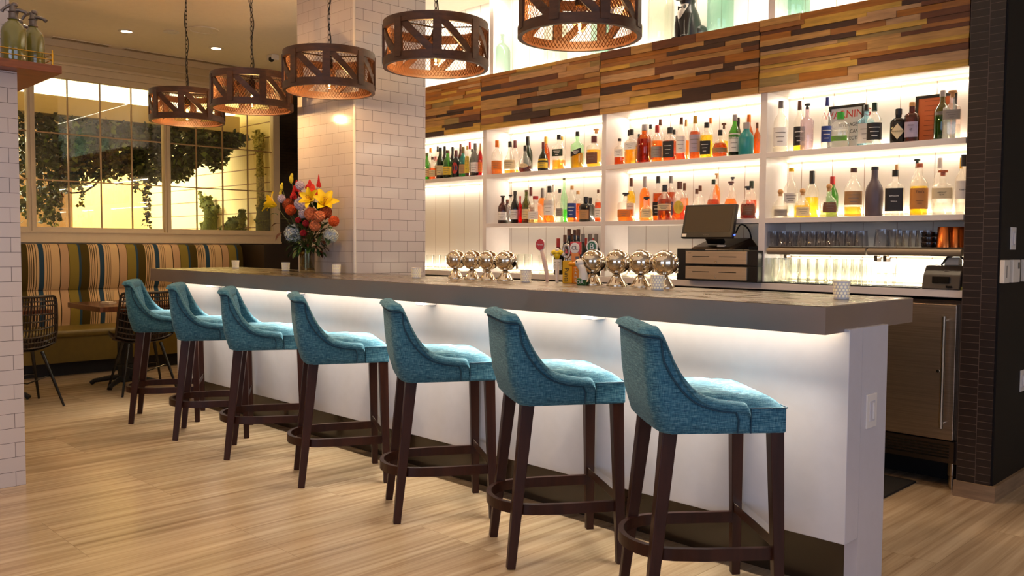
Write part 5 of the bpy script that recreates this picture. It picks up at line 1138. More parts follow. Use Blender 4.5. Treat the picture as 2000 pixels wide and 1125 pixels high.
def place(key, zsh, rows, gname):
    seq = sorted(range(len(rows)), key=lambda i: rows[i][0]); done = []
    for r_, i in enumerate(seq):
        q = rows[i]; px, py, w, row, kind, gl, lq, fl, lb, cp, cl = q[:11]; ex = q[11] if len(q) > 11 else {}
        Y = 4.862 if row == 'f' else 4.958
        best = None
        for sc_ in (1, .9, .8):
            for dy in (0, .015, -.015, .03, -.03, .045, .06, -.045):
                Y_ = (4.862 if row == 'f' else 4.958)+dy
                P = at_y(px, 300 if zsh > 1.6 else 400, Y_); dp = depth((P.x, Y_, zsh+.1)); R = min(w/2*dp/FPX*1.08, .052)*sc_
                if Y_-R < 4.792 or Y_+R > 5.035: continue
                if all(math.hypot(P.x-x2, Y_-y2) > R+r2+.001 for x2, y2, r2 in done): best = (P, Y_, R); break
            if best: break
        if not best: Y_ = 4.862 if row == 'f' else 4.958; P = at_y(px, 300 if zsh > 1.6 else 400, Y_); best = (P, Y_, w/2*depth((P.x, Y_, zsh+.1))/FPX*.8)
        P, Y, R = best; done.append((P.x, Y, R)); H = zat(P.x, Y, py)-zsh
        o = bottle(P.x, Y, zsh, R, H, kind, gl, lq, fl, lb, cp, cl, **ex)
        del o['_g']
        gw = {'teal paint': 'teal painted', 'grey paint': 'opaque grey'}.get(gl, gl)
        bits = gw+' bottle, '+(LIQW[lq]+' liquid, ' if lq and lq not in ('water', 'black') else '')+{'ball': 'ball '+cp}.get(ex.get('sym'), cp+' cap')
        bits += ', '+ORD[r_]+' from left on '+SHORT[key]
        tag(o, bits, 'bottle', gname)
for k in 'ABCDEFG': place(k, S[k][1], S[k][2], 'bottles on the '+S[k][0])
# wine bottles on the back counter
WB = [(1091, 465.6, 16, 'f', 'tall', 'dark', 'black', .6, 'white', 'red', .26), (1104, 459, 16, 'b', 'tall', 'dark', 'black', .6, None, 'brown', .2), (1112, 447.7, 17, 'f', 'tall', 'black', 'black', .6, 'white', 'brown', .14), (1117, 457, 14, 'b', 'tall', 'dark', 'black', .6, None, 'brown', .14), (1123, 449, 17, 'b', 'tall', 'black', 'black', .6, None, 'brown', .12), (1130, 448, 17, 'f', 'tall', 'dark', 'black', .6, 'cream', 'brown', .14),
      (1139, 457, 18, 'f', 'tall', 'dark green', 'black', .6, 'white', 'grey', .2), (1144, 465, 16, 'b', 'tall', 'dark', 'black', .6, None, 'red', .26), (1153.5, 457, 18, 'f', 'tall', 'dark', 'black', .6, 'white', 'grey', .2), (1159, 465, 15, 'b', 'tall', 'dark', 'black', .6, None, 'red', .26), (1165, 457, 17, 'f', 'tall', 'black', 'black', .6, 'cream', 'grey', .2)]
place('W', 1.061, WB, 'wine bottles on the back counter')
# ================================================================== SIGNS ON THE SHELF
def leaning_sign(x0p, x1p, ytp, matf, lab, tilt=.10):
    Y = 5.01; a = at_y(x0p, 250, Y).x; b = at_y(x1p, 250, Y).x; H = zat((a+b)/2, Y, ytp)-1.85; t = empty('framed_sign', ((a+b)/2, Y-.01, 1.851), 0, lab, 'sign')
    t.rotation_euler.x = -tilt*.6; w = b-a; f = .016
    m = MB().box((-w/2, 0, 0), (w/2, .012, f)).box((-w/2, 0, H-f), (w/2, .012, H)).box((-w/2, 0, f), (-w/2+f, .012, H-f)).box((w/2-f, 0, f), (w/2, .012, H-f)); m.build('frame', BLACKP, t, smooth=0)
    MB().box((-w/2+f*.9, .004, f*.9), (w/2-f*.9, .010, H-f*.9)).build('notice', matf, t, smooth=0); return t, w, H
s1, w, H = leaning_sign(1617, 1687, 205, pbr('sign_white', (228, 224, 218), .5), 'framed white warning notice with red heading leaning behind the bottles')
text('heading', 'WARNING', .064, (.004, .0035, H-.055), FT, REDI, s1, sx=.92)
for k, (l_, tx) in enumerate((('r', 'BEVERAGES'), ('r', 'MAY CAN'), ('r', 'DEFECTS'))):
    text('notice_line', tx, .030, (w/2-.03, .0035, H-.118-.040*k), FT, BLKI, s1, align='RIGHT', sx=.8)
s2, w, H = leaning_sign(1786, 1866, 184, pbr('sign_orange', (226, 118, 60), .5), 'framed orange certificate leaning behind the bottles at the right end of the top shelf')
m = MB()
for k in range(9): m.box((-w/2+.05, .0032, .05+k*.027), (w/2-.05-.02*(k % 3), .004, .052+k*.027))
m.build('printed_lines', pbr('dark_orange_ink', (150, 60, 30), .6), s2, smooth=0)
# ================================================================== REGISTER
def reg():
    Yf = 4.72; x0 = at_y(1339, 510, Yf).x; x1 = at_y(1458, 510, Yf).x; xa = at_y(1327, 510, Yf).x; xb = at_y(1476, 510, Yf).x
    z = 1.061; ymid = 4.88
    cab = []
    for k, (zb, lab) in enumerate(((1.066, 'lower cash drawer with a brushed steel front and lock, on the back counter'), (1.163, 'upper cash drawer with a brushed steel front, stacked under the touch screen'))):
        t = empty('cash_drawer', ((x0+x1)/2, ymid, zb), 0, lab, 'cash drawer', 'stacked cash drawers'); o = ((x0+x1)/2, ymid, zb)
        loc(MB().box((x0-.012, Yf+.012, zb), (x1+.07, 5.04, zb+.094)), o).build('housing', BLACKP, t, smooth=0, bevel=.002)
        fr = loc(MB().box((x0, Yf, zb+.008), (x1, Yf+.013, zb+.088)), o).build('drawer_front', pbr('satin_steel', (206, 184, 156), .35, .45, noise=.12, nscale=4, stretch=(1, 1, 40)), t, smooth=0, bevel=.002)
        w = x1-x0; m = MB().box((x0+w*.12, Yf-.001, zb+.052), (x0+w*.40, Yf+.002, zb+.056)).box((x0+w*.56, Yf-.001, zb+.052), (x0+w*.84, Yf+.002, zb+.056)); loc(m, o).build('media_slots', BLACKG, fr, smooth=0)
        loc(MB().tube([(x0+w*.51, Yf-.004, zb+.022), (x0+w*.51, Yf+.004, zb+.022)], .007, 14), o).build('lock', CHROME, fr)
        text('lettering', 'vasario', .008, (-w/2+.03, Yf-ymid-.0005, .076), FT, BLKI, fr)
        fr.location = fr.location
    # printer-height box to the left
    zt = 1.262; t = empty('pos_terminal', ((x0+x1)/2, ymid, zt), 0, 'black touch screen register with a wedge base standing on the cash drawers', 'register'); o = ((x0+x1)/2, ymid, zt)
    w = x1-x0; cx = (x0+x1)/2
    m = MB(); m.add([(x0+.03, 4.725, zt), (x1-.09, 4.725, zt), (x1-.05, 4.98, zt), (x0+.03, 4.98, zt), (x0+.045, 4.735, zt+.016), (x1-.13, 4.735, zt+.016), (x1-.07, 4.90, zt+.075), (x0+.08, 4.90, zt+.075)], [(0, 3, 2, 1), (4, 5, 6, 7), (0, 1, 5, 4), (1, 2, 6, 5), (2, 3, 7, 6), (3, 0, 4, 7)])
    loc(m, o).build('wedge_base', STEELD, t, smooth=0, bevel=.006)
    m = MB().box((x0+.22, 4.738, zt+.018), (x0+.27, 4.76, zt+.028)); b_ = loc(m, o).build('card_slot', WHITEP, t, smooth=0)
    # screen: tilted back
    xs0, xs1 = at_y(1334, 440, 4.68).x, at_y(1434, 440, 4.68).x; sw = xs1-xs0; e = empty('screen', (0, 0, 0)); e.parent = t
    c = Vector((-cx+(xs0+xs1)/2, 4.655-ymid, .072)); e.location = c; e.rotation_euler = (-.24, 0, 0)
    e.name = 'screen_unit'
    MB().box((-sw/2, 0, 0), (sw/2, .030, .218)).build('screen_bezel', BLACKP, e, smooth=0, bevel=.006)
    MB().box((-sw/2+.020, -.0012, .038), (sw/2-.020, .002, .203)).build('display', pbr('dark_display', (66, 54, 38), .45, spec=.35), e, smooth=0)
    text('lettering', 'POSIFLEX', .010, (0, -.0012, .018), FT, GREYI, e)
    MB().box((-sw/2+.008, -.001, .008), (-sw/2+.04, .0, .028)).build('sticker', WHITEP, e, smooth=0)
    m = MB().ball((sw/2+.015, .0, .018), .005, 10, 6); m.build('blue_indicator', emis('blue_led', (40, 60, 255), 12), e)
    MB().bar((0, .028, .07), (0, .13, .0), .12, .02).build('neck', BLACKP, e, smooth=0)
    # cable
    P = [at_y(1437, 455, 4.86), at_y(1445, 440, 4.9), at_y(1455, 441, 4.93), at_y(1464, 452, 4.95), at_y(1468, 470, 4.95)]
    m = MB(); pts = []
    for i in range(25):
        u = i/24*(len(P)-1); j = min(int(u), len(P)-2); f = u-j; a = P[max(0, j-1)]; b = P[j]; c_ = P[j+1]; d = P[min(len(P)-1, j+2)]
        pts.append(tuple(.5*((2*b)+(-a+c_)*f+(2*a-5*b+4*c_-d)*f*f+(-a+3*b-3*c_+d)*f**3)))
    o2 = m.tube(pts, .005, 8).build('power_cable', BLACKP, None); o2.data.transform(Matrix.Translation(-P[2])); o2.location = P[2]; tag(o2, 'black cable looping up behind the register screen', 'cable')
    # black scanner box at left and adapter at right
    xl0, xl1 = at_y(1327, 500, 4.80).x-.02, x0-.018
    o3 = MB().box((-(xl1-xl0)/2, -.09, 0), ((xl1-xl0)/2, .09, .205)).build('computer_box', BLACKP, None, smooth=0, bevel=.003, loc=((xl0+xl1)/2, 4.89, 1.0615)); tag(o3, 'tall black computer box standing left of the cash drawers', 'computer')
    o4 = MB().box((-.10, -.07, 0), (.05, .07, .022)).box((-.05, -.03, .022), (.03, .05, .05)).build('receipt_printer', BLACKP, None, smooth=0, bevel=.004, loc=(x1+.03, 4.93, 1.2595)); tag(o4, 'low black device beside the register screen on the upper cash drawer', 'device')
reg()
# ================================================================== GLASSWARE
def glasses(rows, lab_fmt, grp, r, h, z, up=False, taper=.82, name='glass_tumbler', mat=None):
    pro = None
    for i, (x, y) in enumerate(rows):
        if pro is None: pro = make_tumbler(r, h, taper, up).build(name, mat or THIN, None, smooth=40); o = pro
        else: o = pro.copy(); COL.objects.link(o)
        o.location = (x, y, z); tag(o, lab_fmt % ORD[i], 'glass', grp)
GLZ = clearmat('pint_glass', (244, 245, 240), .17, .03, .06)
glasses([(at_y(1484+17.2*i, 520, 4.83).x, 4.83) for i in range(13)], 'upside-down pint glass, %s from left in the front row beside the cash drawers', 'front row of pint glasses', .037, .145, 1.068, mat=GLZ)
glasses([(at_y(1492+19*i, 520, 4.92).x, 4.92) for i in range(11)], 'upside-down pint glass, %s from left in the back row beside the cash drawers', 'back row of pint glasses', .037, .145, 1.068, mat=GLZ)
glasses([(at_y(1722+16*i, 540, 4.95).x, 4.95) for i in range(3)], 'short clear glass, %s from left between the pint glasses and the printer', 'short glasses left of the printer', .032, .075, 1.062, mat=GLZ)
SMK = clearmat('rail_glass', (226, 226, 230), .22, .03, .03)
glasses([(at_y(1511+19*i, 470, 4.84).x, 4.84) for i in range(10)], 'upside-down tumbler, %s from left in the front row on the upper glass rail', 'front row of tumblers on the glass rail', .040, .088, 1.286, mat=SMK)
glasses([(at_y(1520+19*i, 470, 4.94).x, 4.94) for i in range(9)], 'upside-down tumbler, %s from left in the back row on the upper glass rail', 'back row of tumblers on the glass rail', .040, .085, 1.286, mat=SMK)
glasses([(at_y(1723, 470, 4.84).x, 4.84), (at_y(1746, 470, 4.93).x, 4.93)], 'larger upside-down rocks glass, %s from left past the gap in the glass rail', 'rocks glasses on the right rail', .044, .095, 1.286, mat=SMK)
glasses([(at_y(1757+13.5*i, 470, 4.84).x, 4.84) for i in range(5)], 'small upside-down tumbler, %s from left on the right glass rail', 'small tumblers on the right rail', .027, .088, 1.286, mat=SMK)
glasses([(at_y(840+13*i, 500, 4.90).x, 4.90) for i in range(5)], 'clear glass, %s from left on the counter behind the left tap row', 'glasses behind the left tap row', .036, .13, 1.062, up=True, mat=GLZ)
glasses([(at_y(1004+14*i, 510, 4.90).x, 4.90) for i in range(3)], 'tall clear glass, %s from left behind the votive between tap rows', 'glasses behind the red oval tap handle', .036, .15, 1.062, up=True, mat=GLZ)
glasses([(at_y(1060+15*i, 510, 4.95).x, 4.95) for i in range(2)], 'clear glass, %s from left just behind the red oval tap handle lever', 'glasses beside the wine bottles', .034, .14, 1.062, up=True, mat=GLZ)
glasses([(at_y(1186+17*i, 500, 4.90).x, 4.90) for i in range(6)], 'tall clear glass, %s from left behind the right tap row', 'glasses behind the right tap row', .038, .16, 1.062, up=True, mat=GLZ)
# glass mats, rails and their contents
for a, b, lab in ((1497, 1690, 'rounded wooden-fronted glass rail with tumblers on the left half of the end bay'), (1693, 1883, 'rounded wooden-fronted glass rail with copper cups on the right half of the end bay')):
    x0, x1 = at_y(a, 488, 4.80).x+.004, min(at_y(b, 488, 4.80).x, -1.53); c = ((x0+x1)/2, 4.9, 1.25); t = empty('glass_rail', c, 0, lab, 'shelf', 'glass rails in the end bay')
    loc(MB().tube([(x0, 4.812, 1.256), (x1, 4.812, 1.256)], .0205, 16), c).build('front_bar', pbr('rail_front', (150, 132, 108), .4, .15), t)
    loc(MB().box((x0, 4.815, 1.268), (x1, 5.05, 1.283)), c).build('tray', STEELD, t, smooth=0)
    for xb_ in (x0+.01, x1-.03): loc(MB().box((xb_, 4.99, 1.20), (xb_+.02, 5.05, 1.268)), c).build('bracket', STEELD, t, smooth=0)
def cup(x, y, z, lab):
    o = MB().lathe([(.045, 0), (.037, .105), (.034, .108), (.030, .108), (.033, .104)], n=28, caps=False).lathe([(.037, .105), (.001, .108)], n=28, caps=False).build('copper_cup', COPPER, None, smooth=50, loc=(x, y, z)); tag(o, lab, 'cup', 'copper cups on the right rail')
cup(at_y(1846, 470, 4.84).x, 4.84, 1.2835, 'shiny copper cup upside down, left of the other copper cup'); cup(at_y(1868, 470, 4.87).x, 4.87, 1.2835, 'shiny copper cup upside down against the dark tiled wall end')
JAR = pbr('dark_jar', (40, 30, 26), .2, .3)
for k, (px, y) in enumerate(((1812, 4.84), (1829, 4.88))):
    x = at_y(px, 470, y).x
    for j in range(3):
        m = MB().lathe([(.028, 0), (.031, .004), (.031, .020), (.026, .024)], n=22).lathe([(.033, .020), (.033, .026), (.001, .026)], n=22, caps=False)
        o = m.build('dark_tin', [JAR, CHROME][0], None, smooth=40, loc=(x, y, 1.2835+.028*j+(.0 if k == 0 else 0))); tag(o, 'small dark metal tin, %s of the stack %s the copper cups' % (('bottom', 'middle', 'top')[j], ('two places left of', 'just left of')[k]), 'tin', 'stacked dark tins')
# rubber glass mat strip
x0, x1 = at_y(1478, 555, 4.80).x, at_y(1792, 560, 4.80).x
o = MB().box((-(x1-x0)/2, -.12, 0), ((x1-x0)/2, .10, .006)).build('glass_mat', CARD, None, smooth=0, loc=((x0+x1)/2, 4.91, 1.0612)); tag(o, 'thin black drip mat under the pint glasses on the back counter', 'mat')
# receipt printer at the right
px0, px1 = at_y(1797, 540, 4.76).x, at_y(1872, 540, 4.76).x; w = px1-px0; t = empty('receipt_printer', ((px0+px1)/2, 4.86, 1.0615), 0, 'dark grey receipt printer at the right end of the back counter', 'printer')
m = MB(); m.add([(-w/2, -.08, 0), (w/2, -.08, 0), (w/2, .15, 0), (-w/2, .15, 0), (-w/2, -.06, .075), (w/2, -.06, .075), (w/2, -.02, .125), (-w/2, -.02, .125), (w/2, .15, .14), (-w/2, .15, .14)],
    [(0, 3, 2, 1), (0, 1, 5, 4), (4, 5, 6, 7), (7, 6, 8, 9), (3, 9, 8, 2), (0, 4, 7, 9, 3), (1, 2, 8, 6, 5)])
m.build('body', pbr('printer_grey', (58, 50, 46), .4), t, smooth=0, bevel=.006)
MB().box((-w*.22, -.078, .035), (w*.22, -.060, .068)).build('paper_mouth', BLACKG, t, smooth=0); MB().box((.15*w, -.083, .012), (.3*w, -.078, .022)).build('buttons', BLACKG, t, smooth=0)
MB().lathe([(.03, -.035), (.03, .035)], (w*.1, .05, .140), 24, 'x').build('paper_roll', WHITEP, t)
MB().tube([(-.03, .02, .128), (0, .02, .17), (.05, .03, .185), (.08, .05, .15)], .006, 8).build('cover_arch', BLACKG, t)
text('lettering', 'EPSON', .009, (0.02, -.045, .1015), (math.radians(50), 0, 0), GREYI, t)
o = MB().box((-.035, -.05, 0), (.035, .05, .018)).build('yellow_notepad', pbr('notepad', (220, 200, 80), .6), None, smooth=0, loc=(-1.555, 4.86, 1.0615)); tag(o, 'yellow notepad lying right of the receipt printer', 'notepad')
# ================================================================== UPPER CABINET: dog and demijohns
dg = empty('dog_figurine', (at_y(1345, 60, 4.89).x, 4.90, 2.637), 1.4, 'black dog figurine wearing a white shirt front and bow tie, on the top ledge', 'figurine')
DOGB = pbr('dog_black', (34, 32, 32), .28, spec=.6); s = .92
def P3(*a): return tuple(v*s for v in a)
body = MB(); rows = []
for z, cx_, rx, ry in ((0, .02, .085, .062), (.03, .02, .09, .066), (.07, .012, .085, .062), (.12, -.002, .078, .058), (.17, -.012, .072, .054), (.205, -.014, .062, .046), (.232, -.016, .045, .038), (.25, -.018, .042, .036), (.27, -.02, .05, .042)):
    rows.append([P3(cx_+rx*math.cos(2*PI*j/24), ry*math.sin(2*PI*j/24), z) for j in range(24)])
body.grid(rows, closed_u=True); body.add(rows[0], [tuple(range(24))])
# head, muzzle, brow, ears, haunch, front legs
body.ball(P3(-.022, 0, .315), .062*s, 20, 14, (1, .95, .92)); body.ball(P3(-.072, 0, .298), .036*s, 18, 12, (1, 1.05, .85)); body.ball(P3(-.078, .018, .288), .020*s, 12, 8); body.ball(P3(-.078, -.018, .288), .020*s, 12, 8)
for sy in (-1, 1):
    body.tube([P3(.0, .05*sy, .34), P3(.008, .066*sy, .372), P3(.0, .066*sy, .392)], [.018*s, .014*s, .004*s], 10)
    body.tube([P3(-.05, .035*sy, .17), P3(-.062, .036*sy, .10), P3(-.064, .036*sy, .03), P3(-.075, .036*sy, .008)], [.024*s, .019*s, .017*s, .018*s], 14); body.ball(P3(-.085, .036*sy, .012), .018*s, 12, 8, (1.3, 1, .7))
    body.ball(P3(.045, .045*sy, .055), .052*s, 18, 12, (1.15, .7, 1)); body.ball(P3(-.01, .062*sy, .014), .018*s, 12, 8, (1.8, 1, .7))
body.tube([P3(.10, 0, .02), P3(.13, .01, .03), P3(.145, .015, .05)], [.014*s, .011*s, .005*s], 10)
body.build('body', DOGB, dg, smooth=80)
sh_ = MB(); rows = []
for i in range(7):
    t_ = i/6; z = .14+.105*t_; w = .9*t_+.12; r1 = (.080, .076, .073, .070, .062, .052, .046)[i]; cx_ = -.006-.010*t_
    rows.append([P3(cx_-(r1+.003)*math.cos(w*(j/4-1)), (r1*.78)*math.sin(w*(j/4-1)), z) for j in range(9)])
sh_.grid(rows).build('shirt_front', WHITEP, dg, smooth=80)
b_ = MB()
for sy in (-1, 1): b_.add([P3(-.068, 0, .222), P3(-.074, .026*sy, .236), P3(-.074, .026*sy, .206), P3(-.060, 0, .222), P3(-.060, .026*sy, .236), P3(-.060, .026*sy, .206)], [(0, 1, 2), (3, 5, 4), (1, 4, 5, 2), (0, 3, 4, 1), (0, 2, 5, 3)])
b_.ball(P3(-.070, 0, .221), .007*s, 8, 6).build('bow_tie', BLKI, dg, smooth=0)
dg.scale = (1.2, 1.28, 1.02)
MB().ball(P3(-.107, 0, .305), .010*s, 10, 6, (.7, 1.2, .8)).ball(P3(-.070, -.030, .334), .0075*s, 10, 6).ball(P3(-.070, .030, .334), .0075*s, 10, 6).build('nose_and_eyes', BLACKG, dg)
DEM = clearmat('aqua_glass', (216, 240, 232), .16, .04, .12, (215, 240, 232)); DEM2 = clearmat('pale_glass', (240, 244, 236), .16, .04, .12)
def demijohn(px, y, r, h, mat, lab):
    x = at_y(px, 80, y).x; o = MB().lathe([(r*.9, 0), (r, .02), (r, h*.62), (r*.9, h*.70), (r*.5, h*.78), (r*.28, h*.82), (r*.25, h*.96), (r*.34, h*.965), (r*.34, h)], n=32).build('glass_demijohn', mat, None, smooth=60, loc=(x, y, 2.637)); tag(o, lab, 'bottle', 'large glass bottles on the top ledge')
demijohn(979, 4.96, .075, .36, DEM, 'large pale aqua glass bottle on the top ledge between two pendants')
demijohn(1290, 4.96, .09, .5, DEM2, 'large clear glass bottle on the top ledge left of the dog figurine')
demijohn(1406, 4.96, .085, .56, DEM, 'large aqua glass bottle on the top ledge right of the dog figurine')
demijohn(1085, 4.96, .09, .5, DEM2, 'large clear glass bottle on the top ledge behind the nearest pendant')
demijohn(1175, 4.97, .08, .5, DEM, 'large aqua glass bottle on the top ledge behind the right side of the nearest pendant')
demijohn(1550, 4.96, .09, .5, DEM, 'large aqua glass bottle on the top ledge nearest the dark tiled wall end')
# ================================================================== RIGHT DARK WALL
dimmer(None, (-1.335, 4.948, 1.331), 'x', .085, .115, 'white light switch plate high on the near-black wall', 'switches on the dark wall')
for y, lab, w_ in ((4.80, 'white wall control nearest the tile column, below the switch plate', .09), (4.96, 'white wall thermostat with a small display, second below the switch plate', .12), (5.16, 'white wall control at the right picture edge, third below the switch plate', .10)):
    t = empty('wall_control', (-1.335, y, 1.164), 0, lab, 'wall control', 'white controls on the dark wall'); MB().box((0, -w_/2, -.058), (.022, w_/2, .058)).build('housing', WHITEP, t, smooth=0, bevel=.003)
    if w_ > .1: MB().box((.0215, .02, .012), (.0235, .045, .045)).build('display', BLACKG, t, smooth=0)
    else: MB().box((.0215, -.012, -.03), (.0235, -.004, .03)).build('vent_slot', GREYI, t, smooth=0)
dimmer(None, (-1.335, 5.20, .57), 'x', .07, .115, 'white outlet plate low on the near-black wall at the picture edge', 'switches on the dark wall')
# television beyond the column
tv = empty('wall_television', (-8.9, 5.55, 2.42), 0, 'black flat television seen edge-on between the dark mosaic wall and the tiled column', 'television')
MB().box((-.03, -.10, -.28), (.03, .45, .40)).build('screen_case', BLACKG, tv, smooth=0, bevel=.01); MB().box((-.6, .1, -.03), (-.03, .2, .03)).build('wall_arm', BLACKM, tv, smooth=0); tv.rotation_euler = (0.12, 0, 0)
# ================================================================== GARDEN ROOM
IVY = pbr('ivy_leaf', (40, 58, 18), .5, noise=.5, nscale=3); IVY2 = pbr('ivy_leaf_light', (104, 128, 40), .5, noise=.4, nscale=5); VINE = pbr('vine_bark', (60, 40, 22), .7)
rg = random.Random(3); m = MB()
def leaf(m, c, s, r):
    d = Vector((r.uniform(-1, 1), r.uniform(-1, 1), r.uniform(-1, .4))).normalized(); X = d; U = d.orthogonal().normalized(); U.rotate(Matrix.Rotation(r.uniform(0, 6.28), 3, d)); S_ = X.cross(U)
    m.add([tuple(c), tuple(c+X*s*.45+S_*s*.38+U*s*.06), tuple(c+X*s), tuple(c+X*s*.45-S_*s*.38+U*s*.06)], [(0, 1, 2), (0, 2, 3)])
def low(px):
    t = [(40, 420), (110, 425), (128, 360), (165, 335), (200, 345), (240, 330), (290, 345), (322, 345), (345, 345), (372, 335), (395, 300), (420, 325), (440, 300), (465, 272), (485, 268)]
    return interp(t, px)
for k in range(9000):
    px = rg.uniform(38, 480); top_ = interp([(40, 214), (200, 232), (330, 246), (480, 262)], px); lw_ = low(px)+rg.gauss(0, 6)
    v = rg.random()**(.8 if px > 330 else 1.0); py = top_+2+(lw_-top_)*v
    if px < 128 and py > 330 and rg.random() < .5: continue
    X = rg.uniform(-10.95, -10.1) if px < 400 else rg.uniform(-10.6, -10.0); P = at_x(px, py, X)
    if P.z > 2.67 and not (-11.2 < X < -10.91): P.z = rg.uniform(2.4, 2.66)
    if P.y > 5.30: continue
    m.mi = 1 if rg.random() < .16 else 0; leaf(m, P, rg.uniform(.05, .10), rg)
for (px, y0, y1, w, n) in ((288, 340, 442, 7, 200), (265, 330, 372, 6, 90), (160, 345, 402, 5, 60), (345, 320, 352, 5, 60), (352, 330, 300, 6, 40), (232, 330, 358, 5, 40), (440, 290, 322, 4, 40), (100, 380, 440, 10, 160), (112, 330, 372, 8, 80)):
    for k in range(n):
        P = at_x(px+rg.gauss(0, w*.5), y0+(y1-y0)*rg.random(), -10.3+rg.uniform(-.1, .1)); m.mi = 1 if rg.random() < .25 else 0; leaf(m, P, rg.uniform(.03, .06), rg)
m.mi = 2
for pts in ([(85, 340), (100, 355), (120, 370), (140, 377), (165, 375), (185, 362), (195, 350)], [(95, 352), (97, 372), (110, 390), (119, 400)], [(130, 352), (150, 360), (175, 358), (200, 340), (214, 330)], [(338, 292), (349, 305), (348, 322), (342, 335)]):
    m.tube([at_x(a, b, -10.35) for a, b in pts], .011, 6)
o = m.build('hanging_ivy', [IVY, IVY2, VINE], None, smooth=0, loc=(0, 0, 0)); c0 = Vector((-10.5, 3.8, 2.4)); o.data.transform(Matrix.Translation(-c0)); o.location = c0
tag(o, 'dense dark green ivy trailing from the soffit behind the windows', 'foliage', None, 'stuff')
cl = empty('cove_light', (-10.95, 1.1, 2.9), 0, 'long glowing light cove above the soffit behind the windows', 'light')
MB().box((-.35, -4.0, .0), (.70, 4.15, .012)).build('lens', emis('cove_lens', (255, 238, 190), 6), cl, smooth=0); MB().box((-.5, -4.0, .02), (-.36, 4.15, .42)).build('back_glow_panel', emis('cove_back', (255, 240, 200), 3.2), cl, smooth=0)  # back panel's own glow stands in for the lit ceiling and wall beyond
P = at_y(478, 238, 4.9); 
gl = empty('garden_downlight', (-11.2, 4.75, 3.498), 0, 'small recessed light in the garden room ceiling behind the right window', 'ceiling light')
MB().lathe([(.11, 0), (.11, -.006), (.08, -.006)], n=24, caps=False).build('trim_ring', WHITE, gl); MB().lathe([(.08, -.004), (.001, -.004)], n=24, caps=False).build('lens', DLM, gl)
# moss reliefs on the slatted wall
MOSS = pbr('moss', (92, 98, 30), .95, noise=.5, nscale=60, bump=1, rgb2=(40, 48, 12)); MOSST = pbr('moss_tuft', (128, 132, 44), .9, noise=.5, nscale=8); MOSSP = pbr('pale_moss', (206, 190, 116), .95, noise=.5, nscale=50, bump=1, rgb2=(110, 106, 44))
def gp(px, py, off=0): P = at_y(px, py, 5.36-off); return P
def relief(name, chains, mat, lab, cat, c):
    c = gp(*c); o = empty(name, c, 0, lab, cat); m = MB()
    for pts, rr in chains: m.tube([tuple(gp(a, b, r_*.5)-c) for (a, b), r_ in zip(pts, rr)], rr, 12)
    mm = m.build('moss_body', mat, o, smooth=80)
    for vtx in mm.data.vertices:
        n_ = math.sin(vtx.co.x*90)*math.cos(vtx.co.z*83)*.006; vtx.co += vtx.normal*n_
    vs_ = [v_.co.copy() for v_ in mm.data.vertices]; ns_ = [v_.normal.copy() for v_ in mm.data.vertices]; t_ = MB(); rr_ = random.Random(9)
    for k in range(520 if mat is MOSS else 300):
        i = rr_.randrange(len(vs_)); j = rr_.randrange(len(vs_[i:i+2])); p = vs_[i].lerp(vs_[min(len(vs_)-1, i+1)], rr_.random()); leaf(t_, p+ns_[i]*.004, rr_.uniform(.018, .04), rr_)
    t_.build('moss_tufts', MOSST if mat is MOSS else MOSSP, mm, smooth=0)
    return o
relief('moss_hand', [([(511, 452), (509, 400), (508, 340), (507, 300), (506, 290)], [.055, .05, .046, .042, .052]), ([(506, 292), (498, 280), (495, 266)], [.05, .025, .014]), ([(505, 290), (501, 270), (499, 257)], [.04, .024, .014]), ([(507, 290), (507, 268), (505, 255)], [.04, .024, .014]), ([(509, 290), (511, 272), (512, 260)], [.035, .022, .012]), ([(508, 294), (513, 284), (514, 264)], [.035, .022, .012])],
       MOSSP, 'tall raised arm and open hand shaped from pale moss on the slatted wall', 'wall art', (507, 400))
relief('moss_figure', [([(409, 450), (411, 425), (410, 405)], [.10, .085, .08]), ([(410, 405), (407, 392), (406, 385)], [.07, .05, .055]), ([(411, 410), (398, 400), (395, 388), (390, 375)], [.06, .045, .03, .012]), ([(411, 408), (420, 410), (426, 405)], [.055, .045, .03]), ([(399, 450), (397, 435)], [.04, .05])],
       MOSS, 'moss-covered figure with a raised arm on the slatted wall', 'wall art', (410, 420))
relief('moss_mound', [([(442, 450), (455, 444), (470, 450)], [.07, .12, .06])], MOSS, 'low rounded moss mound at the bottom of the right window', 'wall art', (455, 445))
relief('moss_paddle', [([(474, 450), (473, 438)], [.012, .018]), ([(473, 438), (472, 425), (473, 412)], [.03, .065, .03])], MOSS, 'small upright moss paddle shape beside the mound', 'wall art', (473, 430))
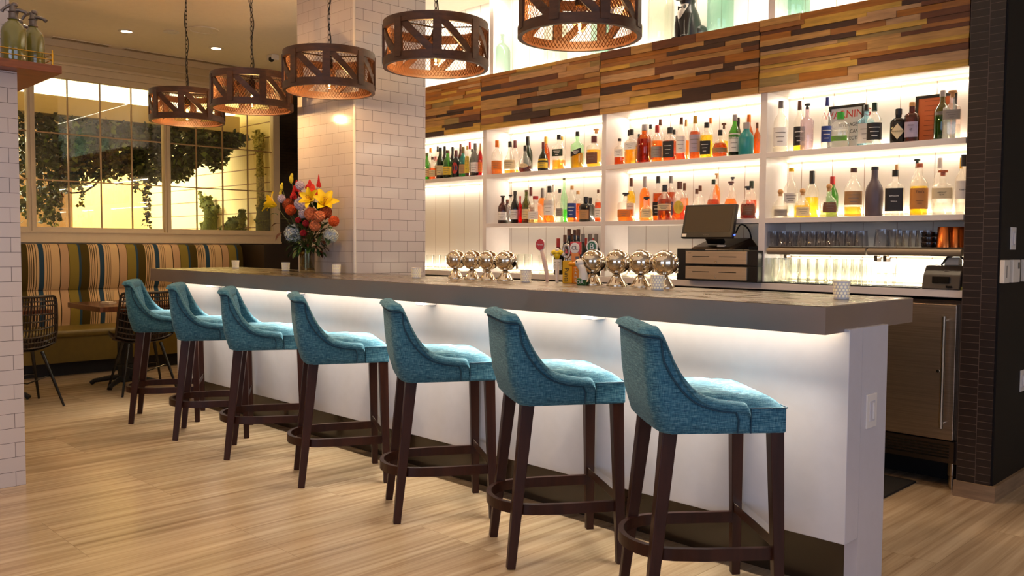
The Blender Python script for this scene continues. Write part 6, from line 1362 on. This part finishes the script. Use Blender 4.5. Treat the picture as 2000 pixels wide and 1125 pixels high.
relief('moss_bush', [([(514, 452), (515, 430), (516, 408), (517, 394)], [.09, .10, .08, .04])], MOSS, 'tall bushy moss mass at the foot of the moss arm', 'wall art', (521, 420))
# ================================================================== LIGHTING
W = bpy.data.worlds.new('world'); SC.world = W; W.use_nodes = True
W.node_tree.nodes['Background'].inputs[0].default_value = (.55, .7, 1, 1); W.node_tree.nodes['Background'].inputs[1].default_value = .8
def area(n, locp, tgt, e, col, sx, sy): return look_light(n, 'AREA', locp, tgt, e, col, shape='RECTANGLE', size=sx, size_y=sy)
area('daylight_window_right', (3.95, 1.2, 1.65), (-1, 1.6, 1.0), 55, (.60, .72, 1), 4.6, 2.2)
area('daylight_window_front', (.6, -4.95, 1.65), (-1.6, 2, 1.0), 95, (.58, .70, 1), 4.4, 2.2)
def can(x, y, e, size=1.25, col=(1, .76, .50), z=CZL-.02, blend=.7, vis=True, tx=0, ty=0):
    return look_light('downlight_beam', 'SPOT', (x, y, z), (x+tx, y+ty, 0), e, col, spot_size=size, spot_blend=blend, shadow_soft_size=.05)
for x, y, e in ((-7.3, 1.3, 50), (-5.6, 1.5, 90), (-3.9, 1.6, 110), (-2.4, 1.5, 105), (-.8, 1.3, 85), (-4.6, -.6, 80), (-2.4, -.8, 80), (-.4, -.9, 60), (-7.2, -.8, 60), (-.5, 4.2, 40), (1.5, 1.0, 40)):
    can(x, y, e); d = bpy.data.objects
for x, y in ((-8.608, 3.295), (-8.661, 4.23)): can(x, y, 45, 1.2)
can(-7.0, 4.6, 60); can(-3.6, 4.25, 45, 1.4); can(-2.2, 4.2, 60, 1.4); can(-1.2, 3.0, 30, 1.2)  # the aisle spot before the fridges is added to brighten their doors
area('ceiling_bounce', (-4.0, .8, 3.25), (-4.0, .8, 0), 38, (1, .80, .58), 7, 4)
area('floor_bounce', (-5.0, 1.2, .3), (-5.0, 1.2, 3), 40, (1, .80, .55), 7, 3) if False else None
area('garden_light', (-12.0, 3.0, 3.3), (-12.2, 4.6, 1.5), 330, (1, .90, .62), 1.6, 2.5)
area('garden_light_far', (-12.6, 4.4, 3.3), (-12, 5.4, 1.6), 130, (1, .90, .62), 1.0, 1.0)
